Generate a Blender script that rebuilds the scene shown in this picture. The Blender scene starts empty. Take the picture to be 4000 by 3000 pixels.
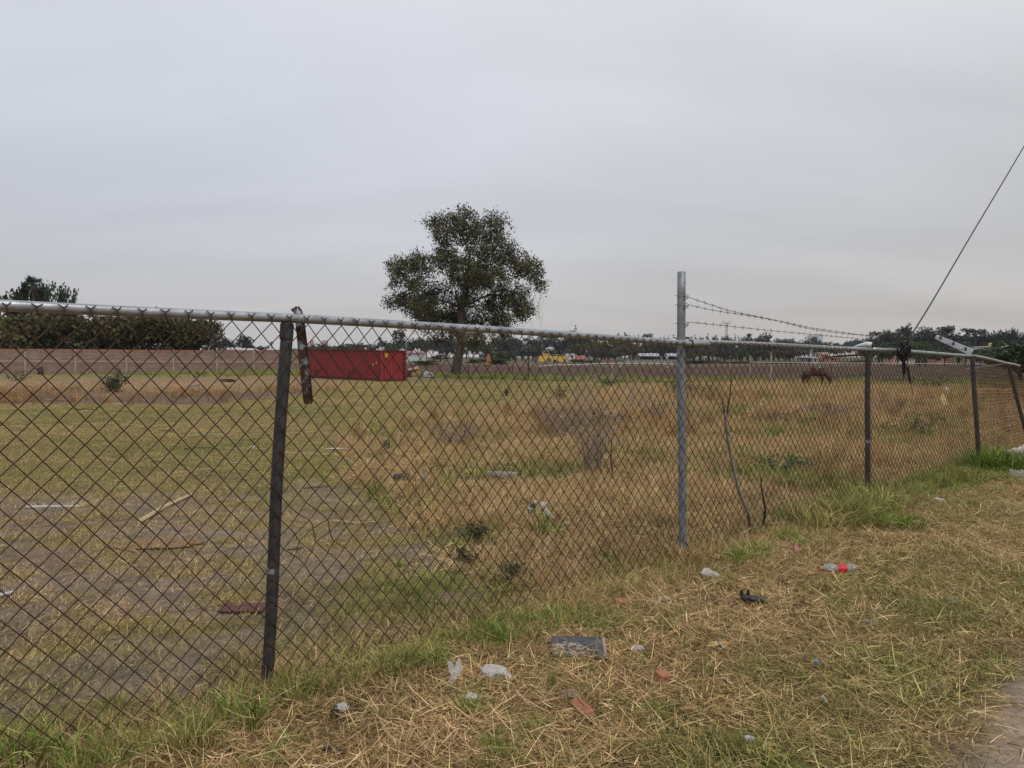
import bpy, bmesh, math, random
import numpy as np
from mathutils import Vector, Matrix, noise as mnoise

R = math.radians
rng = np.random.default_rng(7)
random.seed(7)
scene = bpy.context.scene
C = scene.collection

# ------------------------------------------------------------------ camera
FPX, CX, CY, HOR, CAMH = 3000.0, 2000.0, 1500.0, 1425.0, 1.5
PITCH = math.atan((CY - HOR) / FPX)
cam_d = bpy.data.cameras.new('camera'); cam = bpy.data.objects.new('camera', cam_d); C.objects.link(cam)
cam_d.sensor_width = 36.0; cam_d.lens = 36.0 * FPX / 4000.0
cam_d.clip_start = 0.05; cam_d.clip_end = 6000
cam.location = (0, 0, CAMH); cam.rotation_euler = (math.pi / 2 - PITCH, 0, 0)
scene.camera = cam

# ------------------------------------------------------------------ sky, sun, exposure
SUN_EL, SUN_AZ = R(58), R(142)        # azimuth clockwise from +Y (camera direction)
world = bpy.data.worlds.new('World'); scene.world = world; world.use_nodes = True
wn, wl = world.node_tree.nodes, world.node_tree.links
wn.clear()
def W(t, **kw):
    n = wn.new(t)
    for k, v in kw.items(): setattr(n, k, v)
    return n
w_out = W('ShaderNodeOutputWorld'); w_bg = W('ShaderNodeBackground')
sky = W('ShaderNodeTexSky', sky_type='NISHITA', sun_disc=False, sun_elevation=SUN_EL, sun_rotation=SUN_AZ,
        air_density=1.0, dust_density=3.0, ozone_density=1.0)
w_tc = W('ShaderNodeTexCoord'); w_sep = W('ShaderNodeSeparateXYZ')
wl.new(w_tc.outputs['Generated'], w_sep.inputs[0])
# cloud deck colour by height above the horizon
w_el = W('ShaderNodeValToRGB')
r = w_el.color_ramp; r.interpolation = 'B_SPLINE'
r.elements[0].position = 0.0; r.elements[0].color = (.49, .465, .445, 1)
r.elements[1].position = 1.0; r.elements[1].color = (.70, .725, .765, 1)
for p, c in ((.07, (.505, .495, .49)), (.16, (.50, .517, .555)), (.28, (.555, .578, .63)), (.42, (.66, .685, .738))):
    e = r.elements.new(p); e.color = (*c, 1)
w_abs = W('ShaderNodeMath', operation='ABSOLUTE'); wl.new(w_sep.outputs['Z'], w_abs.inputs[0])
wl.new(w_abs.outputs[0], w_el.inputs[0])
# soft streaky cloud bands projected on a flat deck
w_add = W('ShaderNodeMath', operation='ADD'); w_add.inputs[1].default_value = .22; wl.new(w_abs.outputs[0], w_add.inputs[0])
w_dx = W('ShaderNodeMath', operation='DIVIDE'); w_dy = W('ShaderNodeMath', operation='DIVIDE')
wl.new(w_sep.outputs['X'], w_dx.inputs[0]); wl.new(w_add.outputs[0], w_dx.inputs[1])
wl.new(w_sep.outputs['Y'], w_dy.inputs[0]); wl.new(w_add.outputs[0], w_dy.inputs[1])
w_cmb = W('ShaderNodeCombineXYZ'); wl.new(w_dx.outputs[0], w_cmb.inputs[0]); wl.new(w_dy.outputs[0], w_cmb.inputs[1])
w_map = W('ShaderNodeMapping'); w_map.inputs['Rotation'].default_value = (0, 0, R(24)); w_map.inputs['Scale'].default_value = (.55, 1.25, 1)
wl.new(w_cmb.outputs[0], w_map.inputs[0])
w_nz = W('ShaderNodeTexNoise'); w_nz.inputs['Scale'].default_value = 1.15; w_nz.inputs['Detail'].default_value = 5; w_nz.inputs['Roughness'].default_value = .45
w_nz.inputs['Distortion'].default_value = .35
wl.new(w_map.outputs[0], w_nz.inputs['Vector'])
w_mr = W('ShaderNodeMapRange'); w_mr.inputs['From Min'].default_value = .3; w_mr.inputs['From Max'].default_value = .72
w_mr.inputs['To Min'].default_value = .88; w_mr.inputs['To Max'].default_value = 1.09
wl.new(w_nz.outputs['Fac'], w_mr.inputs['Value'])
w_mul = W('ShaderNodeVectorMath', operation='SCALE'); wl.new(w_el.outputs[0], w_mul.inputs[0]); wl.new(w_mr.outputs[0], w_mul.inputs['Scale'])
# a faint warm, smoky side to the east
w_wm = W('ShaderNodeMapRange'); w_wm.inputs['From Min'].default_value = -.45; w_wm.inputs['From Max'].default_value = .75
wl.new(w_sep.outputs['X'], w_wm.inputs['Value'])
w_tint = W('ShaderNodeMix', data_type='RGBA'); w_tint.inputs['A'].default_value = (1.0, 1.0, 1.02, 1); w_tint.inputs['B'].default_value = (.955, .925, .875, 1)
wl.new(w_wm.outputs[0], w_tint.inputs['Factor'])
w_m2 = W('ShaderNodeVectorMath', operation='MULTIPLY'); wl.new(w_mul.outputs[0], w_m2.inputs[0]); wl.new(w_tint.outputs['Result'], w_m2.inputs[1])
w_ns = W('ShaderNodeVectorMath', operation='SCALE'); w_ns.inputs['Scale'].default_value = .08; wl.new(sky.outputs[0], w_ns.inputs[0])
w_mix = W('ShaderNodeMix', data_type='RGBA'); w_mix.inputs['Factor'].default_value = .93
wl.new(w_ns.outputs[0], w_mix.inputs['A']); wl.new(w_m2.outputs[0], w_mix.inputs['B'])
wl.new(w_mix.outputs['Result'], w_bg.inputs['Color']); w_bg.inputs['Strength'].default_value = 1.11
wl.new(w_bg.outputs[0], w_out.inputs['Surface'])

sun_d = bpy.data.lights.new('sun', 'SUN'); sun = bpy.data.objects.new('sun', sun_d); C.objects.link(sun)
sun_d.energy = 1.5; sun_d.angle = R(10); sun_d.color = (1.0, .965, .91)
sdir = Vector((math.sin(SUN_AZ) * math.cos(SUN_EL), math.cos(SUN_AZ) * math.cos(SUN_EL), math.sin(SUN_EL)))
sun.rotation_euler = (-sdir).to_track_quat('-Z', 'Y').to_euler(); sun.location = (0, 0, 50)

vs = scene.view_settings
vs.view_transform = 'Standard'; vs.look = 'None'; vs.gamma = 1.0; vs.exposure = 0.12; vs.use_curve_mapping = False

scene.cycles.max_bounces = 5; scene.cycles.diffuse_bounces = 2; scene.cycles.glossy_bounces = 2; scene.cycles.transmission_bounces = 3; scene.cycles.volume_bounces = 0

# ------------------------------------------------------------------ numbers: noise, terrain, pixels
def hash2(i, j, seed):
    h = (i * 374761393 + j * 668265263 + seed * 974711) & 0xFFFFFFFF
    h = ((h ^ (h >> 13)) * 1274126177) & 0xFFFFFFFF
    return ((h ^ (h >> 16)) & 0xFFFF) / 65535.0
def vnoise(x, y, f=1.0, seed=0):
    x = np.asarray(x, float) * f + 1000.37; y = np.asarray(y, float) * f + 1000.71
    i = np.floor(x).astype(np.int64); j = np.floor(y).astype(np.int64)
    u = x - i; v = y - j; u = u * u * (3 - 2 * u); v = v * v * (3 - 2 * v)
    a = hash2(i, j, seed); b = hash2(i + 1, j, seed); c = hash2(i, j + 1, seed); d = hash2(i + 1, j + 1, seed)
    return a + (b - a) * u + (c - a) * v + (a - b - c + d) * u * v
def fbm(x, y, f=1.0, seed=0, o=3):
    t = 0; a = .5; s = 0
    for k in range(o):
        t = t + a * vnoise(x, y, f * 2 ** k, seed + k * 17); s += a; a *= .55
    return t / s
def sst(a, b, x):
    t = np.clip((np.asarray(x, float) - a) / (b - a), 0, 1)
    return t * t * (3 - 2 * t)

FU = np.array((.7257, .6880)); FM = np.array((.6880, -.7257)); F0 = np.array((-1.14, 3.52))   # fence direction, camera-side normal, foot of the dark post
def side(x, y): return (x - F0[0]) * FM[0] + (y - F0[1]) * FM[1]
def along(x, y): return (x - F0[0]) * FU[0] + (y - F0[1]) * FU[1]

PLOW_X = np.array((-60, -25, -12, 0, 11.7, 27, 60, 120.)); PLOW_Y = np.array((99, 97, 94, 88, 73, 64, 56, 50.))
def plow_edge(x): return np.interp(x, PLOW_X, PLOW_Y)
ST_Y = np.array((0, 4.2, 5.0, 5.8, 6.7, 7.8, 10, 14, 19.3, 21.5, 24, 28, 35, 50, 60, 80, 200.)); ST_X = np.array((1.5, .5, .0, -.5, -.95, -1.4, -2.2, -3.2, -4.3, -3.6, -1.9, 0, 2, 8, 14, 27, 90.))

def H(x, y):
    x = np.asarray(x, float); y = np.asarray(y, float)
    s = side(x, y)
    h = .5 * sst(50, 90, y) * sst(-4, -14, x)
    h = h + np.where(y > 105, (np.clip(y, 105, 350) - 105) * .0122, 0) + np.where(y > 350, (np.clip(y, 350, 3000) - 350) * .011, 0)
    near = sst(60, 25, y)
    h = h + near * (.05 * (fbm(x, y, .8, 3) - .5) - .015 * np.exp(-(s / .22) ** 2))
    h = h + near * .02 * (vnoise(x, y, 4.0, 9) - .5)
    h = h + sst(40, 60, y) * .12 * (vnoise(x, y, .15, 21) - .5)
    return h
def h1(x, y): return float(H(x, y))

def ray(px, py):
    u = (px - CX) / FPX; w = (CY - py) / FPX
    return np.array((u, math.cos(PITCH) + w * math.sin(PITCH), -math.sin(PITCH) + w * math.cos(PITCH)))
def at(px, py, Y):
    d = ray(px, py); t = Y / d[1]
    return Vector((d[0] * t, Y, CAMH + d[2] * t))
def gp(px, py):
    d = ray(px, py); z = 0.0
    for _ in range(25):
        t = (z - CAMH) / d[2]; z = .5 * z + .5 * h1(d[0] * t, d[1] * t)
    t = (z - CAMH) / d[2]
    return Vector((d[0] * t, d[1] * t, h1(d[0] * t, d[1] * t)))
def fp(px, py, off=0.0):
    """point where a photo ray meets the upright fence plane, moved off metres to the camera side"""
    d = ray(px, py); o = -F0
    t = (off - (o[0] * FM[0] + o[1] * FM[1])) / (d[0] * FM[0] + d[1] * FM[1])
    return Vector((d[0] * t, d[1] * t, CAMH + d[2] * t))
def gpx(px, Y):
    """ground point under photo column px at distance Y"""
    x = (px - CX) / FPX * Y
    return Vector((x, Y, h1(x, Y)))

# ------------------------------------------------------------------ mesh building
class MB:
    def __init__(s): s.v = []; s.f = []; s.m = []; s.a = []; s.cur = 0; s.attr = 0.0
    def add(s, vs_, fs_):
        b = len(s.v); s.v.extend(tuple(map(float, p)) for p in vs_); s.a.extend([s.attr] * len(vs_))
        for f in fs_: s.f.append(tuple(b + i for i in f)); s.m.append(s.cur)
    def tube(s, pts, rad, n=6, cap=True):
        pts = [Vector(p) for p in pts]; k = len(pts)
        if not hasattr(rad, '__len__'): rad = [rad] * k
        vs_ = []; t0 = (pts[1] - pts[0]).normalized()
        up = Vector((0, 0, 1)) if abs(t0.z) < .9 else Vector((1, 0, 0))
        nrm = t0.cross(up).normalized()
        for i in range(k):
            t = (pts[min(i + 1, k - 1)] - pts[max(i - 1, 0)])
            t = t.normalized() if t.length > 1e-9 else t0
            nrm = (nrm - t * nrm.dot(t)); nrm = nrm.normalized() if nrm.length > 1e-6 else t.orthogonal().normalized()
            b = t.cross(nrm)
            for j in range(n):
                a = 2 * math.pi * j / n
                vs_.append(pts[i] + (nrm * math.cos(a) + b * math.sin(a)) * rad[i])
        fs_ = [(i * n + j, i * n + (j + 1) % n, (i + 1) * n + (j + 1) % n, (i + 1) * n + j) for i in range(k - 1) for j in range(n)]
        if cap: fs_ += [tuple(range(n - 1, -1, -1)), tuple((k - 1) * n + j for j in range(n))]
        s.add(vs_, fs_)
    def box(s, c, d, rz=0, M=None, jit=0):
        M = M or (Matrix.Translation(Vector(c)) @ Matrix.Rotation(rz, 4, 'Z'))
        vs_ = []
        for sx in (-1, 1):
            for sy in (-1, 1):
                for sz in (-1, 1):
                    vs_.append(M @ Vector((sx * d[0] / 2 + random.uniform(-jit, jit), sy * d[1] / 2 + random.uniform(-jit, jit), sz * d[2] / 2 + random.uniform(-jit, jit))))
        s.add(vs_, [(0, 1, 3, 2), (4, 6, 7, 5), (0, 4, 5, 1), (2, 3, 7, 6), (0, 2, 6, 4), (1, 5, 7, 3)])
    def prism(s, pts, z0, z1):
        n = len(pts)
        s.add([(p[0], p[1], z0) for p in pts] + [(p[0], p[1], z1) for p in pts],
              [tuple(range(n - 1, -1, -1)), tuple(range(n, 2 * n))] + [(i, (i + 1) % n, n + (i + 1) % n, n + i) for i in range(n)])
    def lathe(s, prof, c=(0, 0, 0), n=12, M=None):
        vs_ = []; M = M or Matrix.Translation(Vector(c))
        for r_, z in prof:
            for j in range(n): a = 2 * math.pi * j / n; vs_.append(M @ Vector((r_ * math.cos(a), r_ * math.sin(a), z)))
        k = len(prof)
        fs_ = [(i * n + j, i * n + (j + 1) % n, (i + 1) * n + (j + 1) % n, (i + 1) * n + j) for i in range(k - 1) for j in range(n)]
        fs_ += [tuple(range(n - 1, -1, -1)), tuple((k - 1) * n + j for j in range(n))]
        s.add(vs_, fs_)
    def mesh(s, name, mats, smooth=False, attr=False):
        me = bpy.data.meshes.new(name); me.from_pydata(s.v, [], s.f)
        for m in (mats if isinstance(mats, (list, tuple)) else [mats]): me.materials.append(m)
        if len(me.materials) > 1: me.polygons.foreach_set('material_index', s.m)
        if smooth: me.polygons.foreach_set('use_smooth', [True] * len(me.polygons))
        if attr:
            a = me.attributes.new('bc', 'FLOAT', 'POINT'); a.data.foreach_set('value', s.a)
        me.update(); return me
    def build(s, name, mats, parent=None, smooth=False, attr=False):
        o = bpy.data.objects.new(name, s.mesh(name, mats, smooth, attr)); C.objects.link(o)
        if parent is not None:
            o.parent = parent; o.matrix_parent_inverse = parent.matrix_world.inverted() if parent.type != 'EMPTY' else Matrix.Translation(-Vector(parent.location))
        return o

def tag(o, label, cat, group=None, kind=None):
    o['label'] = label; o['category'] = cat
    if group: o['group'] = group
    if kind: o['kind'] = kind
    return o
def thing(name, label, cat, loc=(0, 0, 0), group=None):
    o = bpy.data.objects.new(name, None); C.objects.link(o); o.location = loc; o.empty_display_size = .2
    return tag(o, label, cat, group)
def struct(o): o['kind'] = 'structure'; return o

# ------------------------------------------------------------------ materials
def mat(name, col=(.5, .5, .5), rough=.8, metal=0.0, var=.0, vscale=8.0, bump=0.0, bscale=40.0, spec=.3, col2=None, coord='Object'):
    m = bpy.data.materials.new(name); m.use_nodes = True
    nt = m.node_tree; N = nt.nodes; L = nt.links; p = N['Principled BSDF']
    p.inputs['Base Color'].default_value = (*col, 1); p.inputs['Roughness'].default_value = rough; p.inputs['Metallic'].default_value = metal
    p.inputs['Specular IOR Level'].default_value = spec
    tc = N.new('ShaderNodeTexCoord')
    if var or col2:
        nz = N.new('ShaderNodeTexNoise'); nz.inputs['Scale'].default_value = vscale; nz.inputs['Detail'].default_value = 6; nz.inputs['Roughness'].default_value = .65
        L.new(tc.outputs[coord], nz.inputs['Vector'])
        rp = N.new('ShaderNodeValToRGB'); rp.color_ramp.elements[0].position = .35; rp.color_ramp.elements[1].position = .66
        if col2: c0, c1 = col, col2
        else: c0 = tuple(max(0, c * (1 - var)) for c in col); c1 = tuple(min(1, c * (1 + var)) for c in col)
        rp.color_ramp.elements[0].color = (*c0, 1); rp.color_ramp.elements[1].color = (*c1, 1)
        L.new(nz.outputs['Fac'], rp.inputs[0]); L.new(rp.outputs[0], p.inputs['Base Color'])
    if bump:
        nb = N.new('ShaderNodeTexNoise'); nb.inputs['Scale'].default_value = bscale; nb.inputs['Detail'].default_value = 4
        L.new(tc.outputs[coord], nb.inputs['Vector'])
        b = N.new('ShaderNodeBump'); b.inputs['Strength'].default_value = bump; b.inputs['Distance'].default_value = .02
        L.new(nb.outputs['Fac'], b.inputs['Height']); L.new(b.outputs[0], p.inputs['Normal'])
    return m

def leaf_mat(name, c0, c1, c2, trans=.25, objvar=.25, rough=.6):
    """foliage: per-leaf value bc from the mesh, slight change of tone from plant to plant"""
    m = bpy.data.materials.new(name); m.use_nodes = True; nt = m.node_tree; N = nt.nodes; L = nt.links
    p = N['Principled BSDF']; out = N['Material Output']
    at_ = N.new('ShaderNodeAttribute'); at_.attribute_name = 'bc'
    rp = N.new('ShaderNodeValToRGB'); rp.color_ramp.elements[0].color = (*c0, 1); rp.color_ramp.elements[1].color = (*c2, 1)
    e = rp.color_ramp.elements.new(.5); e.color = (*c1, 1)
    L.new(at_.outputs['Fac'], rp.inputs[0])
    oi = N.new('ShaderNodeObjectInfo'); mr = N.new('ShaderNodeMapRange'); mr.inputs['To Min'].default_value = 1 - objvar; mr.inputs['To Max'].default_value = 1 + objvar
    L.new(oi.outputs['Random'], mr.inputs['Value'])
    sc = N.new('ShaderNodeVectorMath'); sc.operation = 'SCALE'; L.new(rp.outputs[0], sc.inputs[0]); L.new(mr.outputs[0], sc.inputs['Scale'])
    L.new(sc.outputs[0], p.inputs['Base Color']); p.inputs['Roughness'].default_value = rough; p.inputs['Specular IOR Level'].default_value = .25
    tr = N.new('ShaderNodeBsdfTranslucent'); L.new(sc.outputs[0], tr.inputs['Color'])
    mx = N.new('ShaderNodeMixShader'); mx.inputs[0].default_value = trans
    L.new(p.outputs[0], mx.inputs[1]); L.new(tr.outputs[0], mx.inputs[2]); L.new(mx.outputs[0], out.inputs['Surface'])
    return m

def grass_mat(name):
    """dry and green palettes mixed by the clump's own tint"""
    m = bpy.data.materials.new(name); m.use_nodes = True; nt = m.node_tree; N = nt.nodes; L = nt.links
    p = N['Principled BSDF']; out = N['Material Output']
    bc = N.new('ShaderNodeAttribute'); bc.attribute_name = 'bc'
    ti = N.new('ShaderNodeAttribute'); ti.attribute_name = 'tint'; ti.attribute_type = 'INSTANCER'
    def ramp(cols):
        rp = N.new('ShaderNodeValToRGB'); el = rp.color_ramp.elements
        el[0].color = (*cols[0], 1); el[1].color = (*cols[-1], 1)
        for i, c in enumerate(cols[1:-1]): e = el.new((i + 1) / (len(cols) - 1)); e.color = (*c, 1)
        L.new(bc.outputs['Fac'], rp.inputs[0]); return rp
    dry = ramp(((.085, .046, .020), (.37, .215, .095), (.64, .405, .195), (.88, .66, .39)))
    olv = ramp(((.085, .075, .027), (.24, .20, .062), (.40, .33, .11), (.58, .46, .21)))
    grn = ramp(((.025, .05, .007), (.08, .155, .018), (.17, .285, .036), (.36, .41, .10)))
    m1 = N.new('ShaderNodeMix'); m1.data_type = 'RGBA'; m2 = N.new('ShaderNodeMix'); m2.data_type = 'RGBA'
    a = N.new('ShaderNodeMapRange'); a.inputs['From Max'].default_value = .5; b = N.new('ShaderNodeMapRange'); b.inputs['From Min'].default_value = .5
    L.new(ti.outputs['Fac'], a.inputs['Value']); L.new(ti.outputs['Fac'], b.inputs['Value'])
    L.new(a.outputs[0], m1.inputs['Factor']); L.new(dry.outputs[0], m1.inputs['A']); L.new(olv.outputs[0], m1.inputs['B'])
    L.new(b.outputs[0], m2.inputs['Factor']); L.new(m1.outputs['Result'], m2.inputs['A']); L.new(grn.outputs[0], m2.inputs['B'])
    oi = N.new('ShaderNodeObjectInfo'); mr = N.new('ShaderNodeMapRange'); mr.inputs['To Min'].default_value = .50; mr.inputs['To Max'].default_value = 1.42
    L.new(oi.outputs['Random'], mr.inputs['Value'])
    sc = N.new('ShaderNodeVectorMath'); sc.operation = 'SCALE'; L.new(m2.outputs['Result'], sc.inputs[0]); L.new(mr.outputs[0], sc.inputs['Scale'])
    L.new(sc.outputs[0], p.inputs['Base Color']); p.inputs['Roughness'].default_value = .65; p.inputs['Specular IOR Level'].default_value = .2
    tr = N.new('ShaderNodeBsdfTranslucent'); L.new(sc.outputs[0], tr.inputs['Color'])
    mx = N.new('ShaderNodeMixShader'); mx.inputs[0].default_value = .12
    L.new(p.outputs[0], mx.inputs[1]); L.new(tr.outputs[0], mx.inputs[2]); L.new(mx.outputs[0], out.inputs['Surface'])
    return m

def galv_mat(name, c0, c1, rust=0.0, rough=.45, metal=.6, rcol=(.09, .035, .018)):
    m = mat(name, c0, rough, metal, col2=c1, vscale=14, bump=.08, bscale=60, spec=.4)
    if rust:
        nt = m.node_tree; N = nt.nodes; L = nt.links; p = N['Principled BSDF']
        src = p.inputs['Base Color'].links[0].from_socket
        tc = N.new('ShaderNodeTexCoord'); nz = N.new('ShaderNodeTexNoise'); nz.inputs['Scale'].default_value = 9; nz.inputs['Detail'].default_value = 8; nz.inputs['Roughness'].default_value = .7
        L.new(tc.outputs['Object'], nz.inputs['Vector'])
        rp = N.new('ShaderNodeValToRGB'); rp.color_ramp.elements[0].position = .72 - rust * .4; rp.color_ramp.elements[1].position = .78 - rust * .4
        L.new(nz.outputs['Fac'], rp.inputs[0])
        mx = N.new('ShaderNodeMix'); mx.data_type = 'RGBA'; mx.inputs['B'].default_value = (*rcol, 1)
        L.new(rp.outputs[0], mx.inputs['Factor']); L.new(src, mx.inputs['A']); L.new(mx.outputs['Result'], p.inputs['Base Color'])
        inv = N.new('ShaderNodeMath'); inv.operation = 'MULTIPLY_ADD'; inv.inputs[1].default_value = -metal; inv.inputs[2].default_value = metal
        L.new(rp.outputs[0], inv.inputs[0]); L.new(inv.outputs[0], p.inputs['Metallic'])
    return m

GRASS = grass_mat('grass_blades')
M = dict(
    rail=galv_mat('galvanised_rail', (.24, .25, .265), (.40, .415, .435), .16, .40, .75),
    post_dark=galv_mat('dark_weathered_post', (.022, .023, .023), (.048, .047, .046), .2, .6, .1),
    post_galv=galv_mat('galvanised_post', (.14, .15, .16), (.26, .275, .295), .02, .5, .3),
    post_brown=galv_mat('weathered_brown_post', (.032, .028, .026), (.07, .064, .06), .35, .7, .1),
    wire=mat('rusty_wire', (.026, .015, .011), .8, .15, col2=(.085, .042, .024), vscale=7),
    barb=mat('barbed_wire_steel', (.03, .02, .016), .8, .2, col2=(.06, .035, .025), vscale=30),
    strip=galv_mat('rust_eaten_strip', (.28, .32, .36), (.40, .44, .48), .80, .6, .3, (.05, .022, .014)),
    rust=mat('rust', (.06, .026, .016), .9, 0, col2=(.11, .045, .022), vscale=25, bump=.3),
    arm=galv_mat('galvanised_arm', (.5, .53, .57), (.62, .65, .69), .2, .5, .3, (.16, .07, .02)),
    cable=mat('black_cable', (.018, .018, .018), .6, var=.3, vscale=20),
    red=galv_mat('container_red', (.20, .019, .020), (.27, .029, .029), .11, .6, 0.0, (.07, .022, .016)),
    red_dark=mat('container_rail_red', (.08, .013, .013), .65, 0, var=.25, vscale=2),
    yellow_label=mat('yellow_label', (.62, .42, .04), .6, var=.1), black=mat('black_print', (.015, .015, .015), .7, var=.2),
    white_paint=mat('white_paint', (.47, .47, .47), .6, var=.08, vscale=1.5), cream=mat('cream_wall', (.5, .42, .32), .8, var=.12, vscale=.8),
    pink=mat('pink_wall', (.46, .25, .19), .85, var=.12, vscale=.8), yellow_wall=mat('yellow_wall', (.66, .40, .06), .8, var=.08, vscale=.6),
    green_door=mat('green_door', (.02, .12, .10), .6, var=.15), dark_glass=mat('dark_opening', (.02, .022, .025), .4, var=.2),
    grey_roof=mat('grey_roof', (.26, .27, .28), .7, var=.15, vscale=.7), white_roof=mat('white_sheet_roof', (.32, .335, .35), .5, var=.1, vscale=.6),
    red_roof=mat('red_roof', (.28, .085, .075), .75, var=.15, vscale=.8), brick_wall=mat('brick_house_wall', (.30, .13, .075), .9, var=.2, vscale=1.5),
    concrete=mat('concrete', (.30, .285, .265), .9, var=.18, vscale=6, bump=.4, bscale=25), tower=mat('tower_steel', (.36, .25, .23), .6, .2, var=.2),
    tower_flat=mat('high_rise_facade', (.50, .52, .56), .7, var=.06, vscale=.1), tower_win=mat('high_rise_glass', (.30, .34, .40), .3, var=.1),
    bark=mat('bark', (.065, .05, .04), .95, col2=(.13, .105, .085), vscale=3, bump=.6, bscale=8), wood_grey=mat('weathered_wood', (.17, .14, .12), .9, col2=(.29, .245, .20), vscale=12, bump=.4),
    wood_dark=mat('dark_wood', (.035, .027, .022), .9, col2=(.075, .055, .045), vscale=10, bump=.4), twig=mat('dry_twigs', (.18, .14, .11), .9, col2=(.31, .25, .195), vscale=14),
    reed=mat('pale_reed', (.36, .27, .16), .85, col2=(.47, .37, .23), vscale=12),
    brick=mat('loose_brick', (.34, .105, .045), .92, col2=(.33, .19, .13), vscale=22, bump=.7, bscale=60),
    brick_dull=mat('dusty_brick', (.30, .17, .12), .92, col2=(.33, .245, .19), vscale=22, bump=.7, bscale=60),
    rubble=mat('pale_rubble', (.36, .325, .295), .92, col2=(.50, .47, .44), vscale=30, bump=.8, bscale=50),
    stone=mat('grey_stone', (.33, .30, .265), .9, col2=(.45, .42, .375), vscale=30, bump=.5),
    slab=mat('dusty_black_laminate', (.028, .032, .036), .5, col2=(.06, .063, .068), vscale=16, spec=.4), slab_edge=mat('slab_raw_edge', (.30, .225, .18), .9, var=.2, vscale=30), slab_side=mat('slab_underside', (.07, .048, .038), .9, var=.3, vscale=30),
    plastic=mat('dirty_white_plastic', (.40, .375, .345), .5, var=.22, vscale=25, bump=.3, bscale=60), plastic_grey=mat('grey_plastic', (.33, .33, .33), .5, var=.2, vscale=20),
    plastic_clear=mat('cloudy_plastic', (.38, .36, .33), .22, var=.2, vscale=20, spec=.5), black_plastic=mat('black_plastic', (.018, .019, .02), .4, var=.3, vscale=12),
    label_red=mat('red_label', (.52, .02, .03), .45, var=.1), print_white=mat('white_print', (.7, .68, .66), .6, var=.05), pinkpaper=mat('pink_paper', (.55, .22, .29), .8, var=.2, vscale=40),
    orange=mat('orange_print', (.60, .24, .03), .6, var=.15), pale_yellow=mat('pale_yellow_card', (.55, .43, .19), .7, var=.12, vscale=30), blue=mat('blue_cap', (.10, .20, .36), .5, var=.2),
    wood_chip=mat('wood_chip', (.33, .20, .10), .9, var=.2, vscale=30), cardboard=mat('cardboard', (.33, .21, .135), .9, var=.12, vscale=5),
    tarp=mat('grey_tarp', (.25, .245, .24), .7, var=.3, vscale=4), sack=mat('beige_sack', (.47, .40, .34), .85, var=.15, vscale=9, bump=.4, bscale=20),
    horse=mat('bay_coat', (.08, .023, .013), .6, var=.3, vscale=2.5), horse_dark=mat('black_mane', (.014, .010, .009), .7, var=.3, vscale=8),
    excavator=mat('excavator_orange', (.34, .15, .05), .6, var=.15, vscale=1.0), pipe=mat('white_pipe', (.60, .60, .58), .5, var=.1),
    billboard=mat('magenta_billboard', (.40, .08, .16), .6, var=.1), billboard_red=mat('red_billboard', (.45, .05, .06), .6, var=.1), tan_ball=mat('tan_tank', (.42, .24, .10), .7, var=.12, vscale=1),
    red_mat=mat('red_rubber_mat', (.10, .042, .036), .9, var=.6, vscale=45, bump=.6, bscale=60), dung=mat('dry_clippings', (.19, .12, .06), .95, var=.4, vscale=30, bump=.8),
    egret=mat('egret_white', (.75, .75, .73), .8, var=.04), grey_mound=mat('grey_rubble', (.21, .19, .175), .95, var=.3, vscale=6, bump=.6, bscale=15),
    roll=mat('pale_roll', (.21, .185, .16), .8, var=.15, vscale=20),
)
M['plastic_clear'].node_tree.nodes['Principled BSDF'].inputs['Transmission Weight'].default_value = .45
LEAF = dict(
    main=leaf_mat('ash_leaves', (.022, .026, .011), (.068, .070, .027), (.165, .142, .056), .3, .05),
    broad=leaf_mat('broad_leaves', (.018, .028, .012), (.038, .055, .022), (.065, .085, .035), .2, .35),
    dark=leaf_mat('dark_leaves', (.012, .018, .012), (.026, .036, .022), (.045, .058, .035), .15, .35),
    yellow=leaf_mat('yellowing_leaves', (.045, .042, .014), (.095, .085, .028), (.16, .135, .045), .25, .2),
    brown=leaf_mat('bare_crown_twigs', (.04, .03, .022), (.075, .055, .04), (.12, .085, .055), .1, .2),
    olive=leaf_mat('mesquite_leaves', (.032, .031, .012), (.080, .070, .025), (.145, .115, .044), .25, .15),
    green=leaf_mat('fresh_leaves', (.02, .045, .013), (.045, .085, .024), (.08, .13, .04), .25, .2),
    weed=leaf_mat('weed_leaves', (.03, .04, .018), (.06, .075, .032), (.11, .12, .06), .25, .2),
    palm=leaf_mat('palm_fronds', (.02, .035, .014), (.04, .06, .024), (.07, .09, .04), .2, .2),
)

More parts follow.
